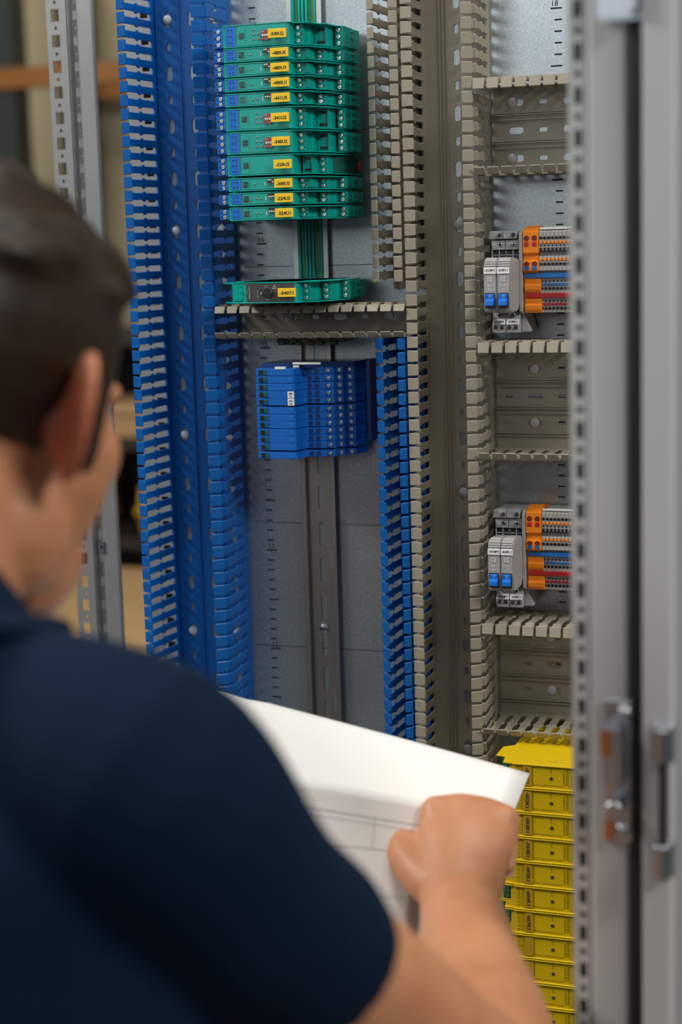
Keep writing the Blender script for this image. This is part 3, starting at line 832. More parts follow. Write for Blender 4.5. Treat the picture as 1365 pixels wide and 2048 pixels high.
def breaker(Zc, x, code, amp, fn, label):
    t = thing('circuit_breaker', label, 'circuit breaker', (x + 5.9, -34, Zc), 'grey plug-in circuit breakers')
    O = (-x - 5.9, 34, 0)
    pr = [(-34, 10), (-60, 12.8), (-72, 13.2), (-77, 11.2), (-79.5, 6.5), (-80.5, 0), (-80.6, -20), (-79, -33.5), (-74, -35), (-50, -34.5), (-46, -30), (-34, -30)]
    part('housing', MB(O).prism(pr, x, x + 11.6, 'x'), GREY, t, 0.9, seg=2)
    m = MB(O)
    for k in range(4):
        z = 6.4 + 1.9 * k
        y = -80.2 + [0, 0.8, 1.9, 4.4][k]
        m.box(x + 0.5, x + 11.1, y, y + 3, z - 0.5, z + 0.5)
    part('grip_rib', m, LGREY, t, 0.2)
    m = MB(O)
    for k in range(4): m.box(x + 11.5, x + 11.9, -78 + k * 3, -74 + k * 5, -33 + k * 1.6, -32.2 + k * 1.6)
    part('side_rib', m, GREY, t)
    q = part('marker', MB(O).box(x + 0.3, x + 11.3, -81.4, -80.3, -0.7, 4.7), WHITE, t, 0.2, label='white marker')
    letter(code, 2.1, INK, q, (-0.1, -81.5 + 34, 2.4), wid=9.0, bold=0.035)
    s_ = MB(O).box(x + 3.2, x + 7.8, -80.9, -80.5, -7.6, -3.0)
    q = part('sign_plate', s_, mat('cream_print', (0.5, 0.47, 0.4), 0.6, noise=0.04), t)
    letter('P', 3.0, GREY, q, (-0.4, -81.0 + 34, -5.3), bold=0.03)
    letter(amp, 2.2, WINK, t, (-0.6, -80.9 + 34, -10.6), bold=0.01)
    letter(fn, 2.4, WINK, t, (0.2, -80.9 + 34, -14.4), bold=0.01)
    letter('1 T 2', 0.9, WINK, t, (3.9, -80.9 + 34, -12), wid=4.5, rot=(0, -math.pi / 2, 0))
    w_ = part('switch_well', MB(O).box(x + 1.2, x + 10.4, -81.0, -80.4, -31, -17.2), DGREY, t)
    k_ = part('rocker_switch', MB(O).prism([(-80, -18), (-82.6, -18.6), (-82.4, -22.5), (-85.8, -24), (-86.2, -28.2), (-82.4, -28.6), (-80, -29)], x + 2.0, x + 9.6, 'x'), LBLUE, t, 0.4, label='blue rocker switch')
    part('switch_ring', MB(O).cyl((x + 6.2, -20.2), 1.3, -82.75, -82.5, 14), mat('pale_blue_print', (0.2, 0.4, 0.75), 0.5, noise=0.04), k_)
    part('switch_ring_core', MB(O).cyl((x + 6.2, -20.2), 0.8, -82.85, -82.6, 12), LBLUE, k_)
    return t
breaker_base(1567, 'grey screw base under the breakers tagged -210F1 and -210F1.1', ('-210F1', '-210F1.1'))
breaker_base(1315, 'grey screw base under the breakers tagged -410F1 and -410F1.1', ('-410F1', '-410F1.1'))
for Zc, a in ((1569.5, '210'), (1319.3, '410')):
    breaker(Zc, 240.6, f'-{a}F1', '8A', 'M1', f'grey plug-in circuit breaker tagged -{a}F1 marked 8A M1')
    breaker(Zc, 252.6, f'-{a}F1.1', '0.5A', 'F1', f'grey plug-in circuit breaker tagged -{a}F1.1 marked 0.5A F1')

TPROF = [(-7.5, 38), (-30, 38.4), (-41, 38.4), (-45, 36.5), (-45, 20), (-42.5, 19), (-42.5, 15.5), (-45, 14.5), (-45, 2.6), (-41, 1.2), (-41, -34.6), (-30, -35), (-7.5, -35)]
ORD = 'first second third fourth fifth sixth seventh eighth ninth tenth eleventh twelfth thirteenth fourteenth fifteenth sixteenth seventeenth'.split()
def strip(Zc, which):
    O = (0, 7.5, 0)
    # orange supply terminal, two poles wide
    t = thing('supply_terminal', f'orange double supply terminal beside the {which} breaker pair', 'terminal', (275, -7.5, Zc))
    O = (-275, 7.5, 0)
    part('housing', MB(O).prism([(-7.5, 38), (-28, 42), (-41, 38.8), (-45.6, 37), (-45.6, 18), (-43, 17), (-43, 12), (-45.6, 11), (-45.6, 2.2), (-41.6, 1.4), (-41.6, -34), (-7.5, -34)], 267.6, 282.2, 'x'), ORANGE, t, 0.5)
    for x in (271.2, 278.4):
        part('wire_port', MB(O).cyl((x, 31.2), 2.5, -45.75, -44, 18), mat('dark_orange_hollow', (0.16, 0.015, 0.003), 0.6, noise=0.05), t)
        part('lever', MB(O).box(x - 2, x + 2, -46.2, -44, 24.0, 28.0), RED, t, 0.3, label='red lever')
        part('wire_port', MB(O).cyl((x, 8.4), 2.5, -45.75, -44, 18), MATS['dark_orange_hollow'], t)
        part('lever', MB(O).box(x - 2, x + 2, -46.2, -44, 3.0, 6.6), BAR_B, t, 0.3, label='blue lever')
    part('lower_front', MB(O).prism([(-40, -3.6), (-42.6, -4.2), (-42.2, -9.5), (-44, -10), (-44, -14), (-42.6, -16.8), (-40, -17)], 268.8, 283.4, 'x').prism([(-40, -21.4), (-42.8, -22), (-42.4, -27), (-44, -28), (-44, -32), (-42.6, -34.8), (-40, -35)], 268.8, 284.2, 'x'), ORANGE, t, 0.4)
    bar = put('bridge_bar', MB((-300, 41, -Zc + 0)).box(269.2, 345, -43.4, -40.5, Zc - 4.6 + 0.6, Zc + 0.4).mesh('bridge_bar', 0.4), BAR_B, None, (300, -41, Zc))
    tag(bar, f'long blue bridge bar across the {which} grey terminals', 'bridge bar')
    bar = put('bridge_bar', MB((-300, 41, -Zc + 0)).box(269.2, 345, -43.4, -40.5, Zc - 21.6, Zc - 17.4).mesh('bridge_bar', 0.4), RED, None, (300, -41, Zc))
    tag(bar, f'long red bridge bar across the {which} grey terminals', 'bridge bar')
    bar = put('marker_strip', MB((-300, 41, -Zc)).box(283, 345, -43.6, -41, Zc + 38.4, Zc + 40.4).mesh('marker_strip', 0.3), WHITE, None, (300, -41, Zc))
    tag(bar, f'white marker strip along the top of the {which} grey terminals', 'marker strip')
    n = 17
    for k in range(n):
        x = 282.4 + 3.5 * k
        t = thing('feed_through_terminal', f'slim grey terminal, {ORD[k]} to the right of the orange block, {which} row', 'terminal', (x + 1.75, -7.5, Zc), f'grey feed-through terminals, {which} row')
        def g(key, fn, m):
            put(key, cached(('fft', key), fn), m, t)
        O = (0, 7.5, 0)
        g('housing', lambda: MB(O).prism([(a, b) for a, b in TPROF], -1.65, 1.65, 'x').mesh('housing', 0.25), LGREY)
        def ports():
            m = MB(O)
            m.cyl((0, 31.2), 1.45, -45.3, -44, 12); m.cyl((0, 24.6), 0.85, -45.3, -44, 10); m.box(-1.05, 1.05, -45.3, -44, 18.6, 22.6)
            m.cyl((0, 8.2), 1.5, -45.3, -44, 12)
            m.cyl((0, -7.0), 0.9, -41.3, -40, 10); m.cyl((0, -13.4), 1.45, -41.3, -40, 12)
            m.cyl((0, -24.4), 0.9, -41.3, -40, 10); m.cyl((0, -31.0), 1.45, -41.3, -40, 12)
            return m.mesh('wire_ports')
        g('wire_ports', ports, BLACK)
        g('upper_lever', lambda: MB(O).box(-1.2, 1.2, -45.8, -44.5, 26.2, 28.6).mesh('upper_lever', 0.2), ORANGE)
        g('lower_lever', lambda: MB(O).box(-1.2, 1.2, -45.8, -44.5, 11.2, 13.4).mesh('lower_lever', 0.2), ORANGE)
        g('blue_lever', lambda: MB(O).box(-1.2, 1.2, -41.8, -40.5, -10.9, -8.6).mesh('blue_lever', 0.2), BAR_B)
        g('red_lever', lambda: MB(O).box(-1.2, 1.2, -41.8, -40.5, -28.4, -26).mesh('red_lever', 0.2), RED)
strip(1567.4, 'upper'); strip(1315.2, 'lower')

# ------------------------------------------------------------------ yellow relay modules
def ymodule(k, Zt, code, label):
    t = thing('relay_module', label, 'module', (316, -7.5, Zt - 11.2), 'yellow safety relay modules')
    O = (-316, 7.5, 0)
    prof = [(274, -132), (273.2, -130.6), (264.6, -130), (262.4, -113), (253.6, -111), (253.6, -86), (263, -78), (263, -52), (268, -48), (268, -10), (362, -10), (364, -52), (372, -60), (374, -111), (364, -113), (362, -130), (353, -132)]
    hz_ = 11.1
    def hb():
        m = MB(O)
        m.prism([(274, -129.2), (270, -128), (268, -113), (266, -78), (268, -10), (362, -10), (364, -113), (354, -129.2)], -hz_ + .4, hz_ - .4)
        m.prism(prof, hz_ - 1.3, hz_); m.prism(prof, -hz_, -hz_ + 1.3)
        return m.mesh('housing', 0.35)
    put('housing', cached('yh', hb), YEL, t)
    put('front_panel', cached('yf', lambda: MB(O).box(274.4, 352.6, -130.4, -128.5, -hz_ + 1.2, hz_ - 1.2).mesh('front_panel', 0.2)), YEL, t)
    put('circuit_board', cached('yb', lambda: MB(O).box(259, 267.5, -112, -84, -9.4, 9.4).mesh('circuit_board')), PCB, t)
    def conn():
        m = MB(O)
        for j in range(4): m.cyl((263, -6.5 + j * 4.2), 1.5, -112.8, -111.5, 10)
        return m.mesh('solder_pads')
    put('solder_pads', cached('yc', conn), STEEL, t)
    def lines():
        m = MB(O)
        for x in (278.2, 281.4, 291.4, 323.6, 326.4): m.box(x - 0.08, x + 0.08, -130.55, -130.3, -8.8, 8.8)
        for j in range(5): m.box(275.4, 281.2, -130.55, -130.3, -7.6 + j * 3.8 - 0.07, -7.6 + j * 3.8 + 0.07)
        for j in range(9): m.box(325.0, 325.6, -130.55, -130.3, -8 + j * 2 - .3, -8 + j * 2 + .3)
        return m.mesh('printed_lines')
    put('printed_lines', cached('yl', lines), OINK, t)['kind'] = 'stuff'
    letter('A1 A2 S11 S12', 0.9, OINK, t, (276.8 - 316, -130.6 + 7.5, 0), wid=15, rot=(0, math.pi / 2, 0))
    letter('13 14 23 24', 0.9, OINK, t, (279.8 - 316, -130.6 + 7.5, 0), wid=15, rot=(0, math.pi / 2, 0))
    put('lamp_opening', cached('yo', lambda: MB(O).cyl((308.3, -0.9), 1.55, -131.0, -130, 16).mesh('lamp_opening', 0.2)), mat('dark_lamp_lens', (0.05, 0.03, 0.02), 0.3, noise=0.05), t)
    letter('Power', 1.7, OINK, t, (308.2 - 316, -130.6 + 7.5, 6.4), wid=6.0, rot=(0, math.pi / 2, 0))
    letter('PSR-URM4/5X1/2X2', 1.5, OINK, t, (305 - 316, -130.6 + 7.5, -7.6), wid=25.5)
    letter('PHOENIX', 1.7, OINK, t, (322.0 - 316, -130.6 + 7.5, 0.2), wid=13.8, rot=(0, math.pi / 2, 0), bold=0.01)
    letter('CONTACT', 1.7, OINK, t, (319.4 - 316, -130.6 + 7.5, -0.6), wid=13.0, rot=(0, math.pi / 2, 0), bold=0.01)
    q = part('device_tag', MB(O).box(283.0, 290.6, -131.4, -130.2, -8.9, 8.9), OCHRE, t, 0.3, label='ochre device tag')
    if code: letter(code, 3.1, INK, q, (286.8 - 316, -131.5 + 7.5, 0.6), wid=14.2, bold=0.035, rot=(0, math.pi / 2, 0))
    if k == 0:
        o = put('top_print', text_mesh('UL  PHX  4', 2.6, 26, 0), OINK, t, (305 - 316, -112, hz_ + 0.05), (-math.pi / 2, 0, 0))
    return t
yc = ['-051K1', '-052K1', '-053K1', '-054K1', '-055K1', '-056K1', '-057K1', None, None, None, None, None]
for k in range(12):
    Zt = 1142.3 - 22.65 * k
    if yc[k]: lb = f'yellow safety relay module tagged {yc[k]}' + (', topmost of the yellow stack' if k == 0 else '')
    else: lb = f'yellow safety relay module with its tag hidden, {["first", "second", "third", "fourth", "fifth"][k - 7]} below the one tagged -057K1'
    ymodule(k, Zt, yc[k], lb)

# ------------------------------------------------------------------ person
def V(*a): return Vector(a)
class Blob:
    """closed overlapping solids (mm) fused into one skin by a voxel remesh"""
    def __init__(s): s.m = MB()
    def ell(s, c, ax, n=20):
        """ellipsoid; ax = three radius vectors"""
        c = Vector(c); k = n // 2; vs = []; fs = []
        for i in range(k + 1):
            th = math.pi * i / k
            for j in range(n):
                ph = 2 * math.pi * j / n
                vs.append(tuple(c + ax[0] * (math.sin(th) * math.cos(ph)) + ax[1] * (math.sin(th) * math.sin(ph)) + ax[2] * math.cos(th)))
        for i in range(k):
            for j in range(n):
                fs.append((i * n + j, i * n + (j + 1) % n, (i + 1) * n + (j + 1) % n, (i + 1) * n + j))
        s.m.add(vs, fs)
        return s
    def sph(s, c, r): return s.ell(c, (V(r, 0, 0), V(0, r, 0), V(0, 0, r)), 16)
    def limb(s, pts, n=18, flat=None, caps=True, sub=4):
        """pts = [(x,y,z,r)] or (x,y,z,ra,rb); smooth tapered limb; flat = direction of ra"""
        P = [Vector(p[:3]) for p in pts]; A = [p[3] for p in pts]; B = [p[4] if len(p) > 4 else p[3] for p in pts]
        Q = []
        for i in range(len(P) - 1):
            p0 = P[max(i - 1, 0)]; p1 = P[i]; p2 = P[i + 1]; p3 = P[min(i + 2, len(P) - 1)]
            for k in range(sub):
                t = k / sub
                c = 0.5 * ((2 * p1) + (p2 - p0) * t + (2 * p0 - 5 * p1 + 4 * p2 - p3) * t * t + (3 * p1 - p0 - 3 * p2 + p3) * t ** 3)
                q = t * t * (3 - 2 * t)
                Q.append((c, A[i] + (A[i + 1] - A[i]) * q, B[i] + (B[i + 1] - B[i]) * q))
        Q.append((P[-1], A[-1], B[-1]))
        rings = []
        for i, (c, a, b) in enumerate(Q):
            d = (Q[min(i + 1, len(Q) - 1)][0] - Q[max(i - 1, 0)][0]).normalized()
            u = Vector(flat) if flat is not None else Vector((0.31, 0.2, 0.93))
            u = (u - d * u.dot(d)).normalized(); v = d.cross(u)
            ring = lambda c_, f: [tuple(c_ + u * (a * f * math.cos(2 * math.pi * j / n)) + v * (b * f * math.sin(2 * math.pi * j / n))) for j in range(n)]
            m_ = min(a, b)
            if i == 0 and caps: rings += [ring(c - d * m_ * 0.96, 0.25), ring(c - d * m_ * 0.8, 0.6), ring(c - d * m_ * 0.45, 0.88)]
            rings.append(ring(c, 1.0))
            if i == len(Q) - 1 and caps: rings += [ring(c + d * m_ * 0.45, 0.88), ring(c + d * m_ * 0.8, 0.6), ring(c + d * m_ * 0.96, 0.25)]
        s.m.loft(rings)
        return s
    def build(s, name, voxel, smooth, m, parent=None):
        me = s.m.mesh(name)
        o = bpy.data.objects.new(name, me)
        COL.objects.link(o)
        r = o.modifiers.new('fuse', 'REMESH'); r.mode = 'VOXEL'; r.voxel_size = voxel * MM; r.use_smooth_shade = True
        if smooth:
            q = o.modifiers.new('soft', 'SMOOTH'); q.factor = 0.5; q.iterations = smooth
        dg = bpy.context.evaluated_depsgraph_get()
        nm = bpy.data.meshes.new_from_object(o.evaluated_get(dg))
        o.modifiers.clear()
        o.data = nm
        for p in nm.polygons: p.use_smooth = True
        nm.materials.clear(); nm.materials.append(m)
        if parent is not None: o.parent = parent
        return o

def skin_material():
    m = bpy.data.materials.new('skin')
    m.use_nodes = True
    nt = m.node_tree; b = nt.nodes['Principled BSDF']
    tc = nt.nodes.new('ShaderNodeTexCoord'); n = nt.nodes.new('ShaderNodeTexNoise')
    n.inputs['Scale'].default_value = 28; n.inputs['Detail'].default_value = 5
    r = nt.nodes.new('ShaderNodeValToRGB')
    r.color_ramp.elements[0].position = 0.3; r.color_ramp.elements[0].color = (0.48, 0.20, 0.095, 1)
    r.color_ramp.elements[1].position = 0.7; r.color_ramp.elements[1].color = (0.57, 0.265, 0.14, 1)
    nt.links.new(tc.outputs['Object'], n.inputs['Vector']); nt.links.new(n.outputs['Fac'], r.inputs['Fac'])
    at = nt.nodes.new('ShaderNodeVertexColor'); at.layer_name = 'complexion'
    sp = nt.nodes.new('ShaderNodeSeparateColor'); nt.links.new(at.outputs['Color'], sp.inputs['Color'])
    m1 = nt.nodes.new('ShaderNodeMix'); m1.data_type = 'RGBA'; m1.inputs[7].default_value = (0.5, 0.12, 0.06, 1)
    m2 = nt.nodes.new('ShaderNodeMix'); m2.data_type = 'RGBA'; m2.inputs[7].default_value = (0.05, 0.025, 0.014, 1)
    nt.links.new(sp.outputs['Green'], m1.inputs[0]); nt.links.new(r.outputs['Color'], m1.inputs[6])
    nt.links.new(sp.outputs['Red'], m2.inputs[0]); nt.links.new(m1.outputs[2], m2.inputs[6])
    nt.links.new(m2.outputs[2], b.inputs['Base Color'])
    b.inputs['Roughness'].default_value = 0.5
    b.inputs['Subsurface Weight'].default_value = 0.25
    b.inputs['Subsurface Radius'].default_value = (0.010, 0.0035, 0.002)
    b.inputs['Subsurface Scale'].default_value = 1.0
    n2 = nt.nodes.new('ShaderNodeTexNoise'); n2.inputs['Scale'].default_value = 350
    bp = nt.nodes.new('ShaderNodeBump'); bp.inputs['Strength'].default_value = 0.15; bp.inputs['Distance'].default_value = 0.001
    nt.links.new(tc.outputs['Object'], n2.inputs['Vector']); nt.links.new(n2.outputs['Fac'], bp.inputs['Height']); nt.links.new(bp.outputs['Normal'], b.inputs['Normal'])
    return m
SKIN = skin_material()
CLOTH = mat('navy_cotton', (0.0025, 0.011, 0.030), 0.9, noise=0.25, nscale=700, bump=0.25, spec=0.12)
COLLAR = mat('pale_blue_collar_trim', (0.12, 0.19, 0.26), 0.85, noise=0.1, nscale=700)
TROUS = mat('dark_grey_work_cloth', (0.02, 0.022, 0.026), 0.85, noise=0.2, nscale=500)
HAIR = mat('dark_brown_hair', (0.020, 0.0095, 0.0045), 0.52, noise=0.5, nscale=160, bump=0.6, spec=0.35)
STUB = mat('shaved_hair_skin', (0.17, 0.085, 0.055), 0.6, noise=0.3, nscale=500)

# head frame
HC = V(121, -764, 1517)
yaw = math.radians(-7); pit = math.radians(14)
f0 = V(-math.sin(yaw), math.cos(yaw), 0)
HF = f0 * math.cos(pit) - V(0, 0, 1) * math.sin(pit)
HU = f0 * math.sin(pit) + V(0, 0, 1) * math.cos(pit)
HR = HF.cross(HU)
roll = math.radians(0)
HR, HU = HR * math.cos(roll) + HU * math.sin(roll), HU * math.cos(roll) - HR * math.sin(roll)
HS = 1.05
def H(r, f, u): return HC + (HR * r + HF * f + HU * u) * HS
def hax(a, b, c): return (HR * (a * HS), HF * (b * HS), HU * (c * HS))
SJ = V(284, -866, 1332); EJ = V(388, -654, 1106); WJ = V(310, -440, 1136)
SL = V(-35, -850, 1345); EL = V(-75, -690, 1120); WL = V(-10, -500, 1180)
body = Blob()
body.ell(H(0, -10, 34), hax(75, 95, 82), 28)
body.ell(H(0, 34, -14), hax(71, 60, 78), 24)
body.ell(H(0, 40, -66), hax(56, 50, 48), 20)
for sd in (-1, 1):
    body.ell(H(sd * 46, 10, -56), hax(22, 34, 34), 14)
    body.ell(H(sd * 40, 56, -12), hax(27, 25, 28), 16)
    body.ell(H(sd * 24, 80, 24), hax(28, 12, 12), 14)
    # ear: flared shell with helix rim
    er = (HR * (0.72 * sd) - HF * 0.69).normalized()          # direction the ear's back edge points
    en = (HR * sd * 0.69 + HF * 0.72).normalized()
    eu = (HU * 0.96 - HF * 0.16 + HR * sd * 0.22).normalized()
    c = H(sd * 84, -8, -1)
    body.ell(c + er * 3, (er * 21, eu * 33, en * 4.5), 18)
    rim = []
    for k in range(12):
        a = math.radians(-70 + k * 27)
        p = c + er * (3 + 20 * math.cos(a)) + eu * (32 * math.sin(a)) + en * 3
        rim.append((*p, 3.6))
    body.limb(rim, 10, sub=2)
    body.ell(c - eu * 27 - er * (-4), (er * 9, eu * 9, en * 4), 12)
    body.ell(H(sd * 72, 2, -4), hax(8, 12, 20), 12)
body.limb([(*H(0, 92, 8), 9), (*H(0, 104, -12), 11), (*H(0, 108, -26), 14)], 12)
body.ell(H(0, 88, -58), hax(23, 10, 5), 12); body.ell(H(0, 87, -67), hax(21, 10, 6), 12)
body.ell(H(0, 78, -92), hax(22, 16, 14), 12)
NB = V(132, -846, 1392)
body.limb([(*H(0, -22, -20), 56, 60), (*((H(0, -20, -60) + NB) / 2), 58, 60), (*NB, 64, 60), (130, -848, 1330, 80, 60)], 24)
# trunk core, legs
body.limb([(130, -848, 1350, 90, 55), (130, -850, 1250, 130, 75), (128, -858, 1050, 115, 75), (126, -868, 860, 120, 80), (126, -868, 800, 115, 75)], 24, flat=(1, 0, 0))
for sg in (-1, 1):
    body.limb([(126 + sg * 80, -866, 800, 78), (126 + sg * 95, -850, 560, 62), (126 + sg * 100, -850, 340, 48), (126 + sg * 105, -868, 150, 46), (126 + sg * 108, -874, -40, 36)], 16)
    body.limb([(126 + sg * 108, -890, -92, 34, 32), (126 + sg * 116, -800, -102, 36, 24), (126 + sg * 122, -700, -108, 34, 18)], 14)
for (s_, e_, w_, sg) in ((SJ, EJ, WJ, 1), (SL, EL, WL, -1)):
    mid = s_.lerp(e_, 0.45); fm = e_.lerp(w_, 0.28)
    body.limb([(130 + sg * 60, -852, 1355, 40), (*s_, 46), (*(mid + V(sg * 1, 0, -3)), 46), (*s_.lerp(e_, 0.85), 43), (*e_, 44), (*fm, 45, 41), (*e_.lerp(w_, 0.7), 34, 30), (*w_, 29, 22)], 20, flat=(0.9, -0.2, 0.3))
def hand(w, d, n, th, curl, thumb, flip=1):
    """right-type hand: w wrist, d towards knuckles, n back of the hand, th thumb side"""
    d = d.normalized(); n = (n - d * n.dot(d)).normalized(); th = th - d * th.dot(d) - n * th.dot(n); th.normalize()
    def Q(a, b, c): return w + d * a + th * b + n * c
    body.limb([(*Q(-8, 0, 0), 28, 21), (*Q(22, 0, 1), 31, 20), (*Q(52, 1, 3), 36, 18), (*Q(78, 0, 3), 38, 14)], 18, flat=th)
    fin = [(27, 0.92, 9.0), (9, 1.0, 9.2), (-9, 0.95, 8.8), (-26, 0.76, 7.9)]
    for k, (off, L, r) in enumerate(fin):
        p = Q(82 - abs(off - 6) * 0.2, off, 4); a = 0; dirv = d.copy()
        pts = [(*Q(60, off * 0.9, 3), r + 0.6), (*p, r + 1.4)]
        for seg, ang in zip((44, 27, 20), curl[k]):
            a += math.radians(ang)
            dv = d * math.cos(a) - n * math.sin(a) + th * (0.05 * (off / 29))
            p = p + dv * (seg * L); r -= 0.7
            pts.append((*p, r))
        body.limb(pts, 12, sub=3)
        nails.append((Vector(pts[-1][:3]), d * math.sin(a) + n * math.cos(a), d * math.cos(a) - n * math.sin(a), th, r))
    tp = [Q(*t) for t in thumb]
    body.limb([(*tp[0], 17), (*tp[1], 15.5), (*tp[2], 12), (*tp[3], 9.5)], 12, sub=3)
    for off in (27, 9, -9, -26):
        body.sph(Q(80 - abs(off - 6) * 0.22, off, 8), 9.5)
nails = []
# right hand pinches the sheets: knuckles up and forward, fingers curled under, thumb on the near side
hand(WJ, V(-0.10, 0.80, 0.52), V(0.12, -0.42, 0.88), V(-0.95, -0.05, 0.1), [(62, 70, 30), (66, 78, 35), (66, 80, 38), (58, 78, 40)],
     [(16, 22, -4), (40, 42, -8), (66, 52, -14), (88, 46, -24)])
hand(WL, V(0.35, 0.80, 0.35), V(-0.2, -0.35, 0.9), V(0.95, -0.2, 0.1), [(55, 60, 30), (60, 66, 35), (60, 70, 38), (55, 70, 40)],
     [(16, 22, -4), (40, 40, -10), (64, 46, -18), (86, 40, -26)])
person = body.build('person', 3.0, 5, SKIN)
tag(person, 'person in navy short-sleeved shirt seen from behind, looking down at held papers', 'person')
for i, (p, n_, d_, t_, r_) in enumerate(nails):
    part('fingernail', MB().loft([[tuple(p + n_ * (r_ * 0.72) + d_ * a + t_ * b) for a, b in ((-5, -4), (5, -4), (5, 4), (-5, 4))], [tuple(p + n_ * (r_ * 0.95) + d_ * a + t_ * b) for a, b in ((-5, -2.6), (5, -2.6), (5, 2.6), (-5, 2.6))]]), mat('nail', (0.6, 0.33, 0.26), 0.3, noise=0.03), person)
for sd in (-1, 1):
    part('eye', Blob().sph(H(sd * 29, 76, 2), 12).m, WHITE, person, smooth=True)
    part('iris', Blob().sph(H(sd * 29, 84.4, 1), 5).m, DGREY, person, smooth=True)

# hair: full on top and back, clipped short towards the neck
hb = Blob()
hb.ell(H(0, -8, 44), hax(84, 104, 86), 28)
hb.ell(H(0, 62, 82), hax(58, 46, 36), 18)
hb.ell(H(0, -56, 52), hax(67, 55, 56), 20)
for k in range(46):
    a = R.uniform(-2.7, 2.7); e = R.uniform(0.25, 1.35)
    c = H(77 * math.sin(a) * math.cos(e), -10 + 94 * math.cos(a) * math.cos(e), 45 + 79 * math.sin(e))
    hb.ell(c, hax(R.uniform(9, 20), R.uniform(16, 34), R.uniform(7, 12)), 10)
for sd in (-1, 1):
    hb.limb([(*H(sd * 70, 26, 30), 16, 9), (*H(sd * 70, 27, 4), 12, 7), (*H(sd * 68, 27, -20), 8, 6)], 10, flat=HF)
hb.limb([(*H(36, 60, 92), 14), (*H(46, 70, 86), 12), (*H(52, 74, 78), 8)], 10)
hair = hb.build('hair', 4.0, 2, HAIR, person)
# clipped hair fading into the skin of the nape, redder ears: colour of the skin itself
ca = person.data.color_attributes.new('complexion', 'FLOAT_COLOR', 'POINT')
EARC = [H(84, -10, 0), H(-84, -10, 0)]
for i_, v_ in enumerate(person.data.vertices):
    d_ = v_.co * 1000 - HC
    r_, f_, u_ = d_.dot(HR), d_.dot(HF), d_.dot(HU)
    lo = -28 + min(0, f_ + 30) * 0.2
    t_ = max(0, min(1, (u_ - lo) / 58.0)) if (f_ < 16 and abs(u_) < 150) else 0
    if f_ > 0: t_ *= max(0, 1 - f_ / 16)
    e_ = max(0, 1 - min((v_.co * 1000 - c_).length for c_ in EARC) / 40) if abs(u_) < 60 else 0
    if abs(r_) > 79 and e_ > 0: t_ = 0
    ca.data[i_].color = (t_ * t_ * (3 - 2 * t_), min(1, e_ * 1.8), 0, 1)
# shirt with sleeves and collar
tb = Blob()
tb.limb([(134, -846, 1404, 80, 64), (131, -850, 1370, 140, 90), (130, -852, 1310, 168, 114), (130, -855, 1200, 176, 126), (128, -860, 1050, 168, 118), (126, -868, 880, 172, 122), (126, -868, 770, 176, 124)], 30, flat=(1, 0, 0))
for (s_, e_, sg) in ((SJ, EJ, 1), (SL, EL, -1)):
    tb.limb([(130 + sg * 52, -852, 1370, 54), (130 + sg * 108, -858, 1364, 59), (*(s_ + V(sg * -4, 4, 18)), 62), (*s_.lerp(e_, 0.18), 57), (*s_.lerp(e_, 0.28), 53), (*s_.lerp(e_, 0.38), 52)], 22, flat=(0.9, -0.2, 0.3))
shirt = tb.build('shirt', 5.0, 6, CLOTH, person)
shirt['label'] = 'navy short-sleeved work shirt'
cb = Blob()
ring = []
for k in range(15):
    a = math.radians(-215 + k * 250 / 14)
    ring.append((132 + 73 * math.cos(a), -842 + 70 * math.sin(a), 1421 + 18 * -math.sin(a), 8, 18))
cb.limb(ring, 12, flat=(0, 0, 1), sub=2)
part_c = cb.build('collar', 3.0, 3, CLOTH, person)
# trousers, belt, shoes
pb = Blob()
pb.limb([(126, -868, 850, 160, 112), (126, -868, 770, 168, 118), (126, -868, 720, 150, 110)], 26, flat=(1, 0, 0))
for sg in (-1, 1):
    pb.limb([(126 + sg * 78, -866, 780, 92), (126 + sg * 94, -850, 560, 78), (126 + sg * 100, -850, 340, 66), (126 + sg * 105, -866, 140, 62), (126 + sg * 108, -872, -60, 58)], 18)
pb.build('trousers', 6.0, 3, TROUS, person)
for sg in (-1, 1):
    s_ = Blob()
    s_.limb([(126 + sg * 108, -902, -92, 42, 37), (126 + sg * 114, -820, -98, 46, 31), (126 + sg * 122, -690, -104, 44, 25)], 16, flat=(1, 0, 0))
    s_.build('shoe', 5.0, 2, BLACK, person)

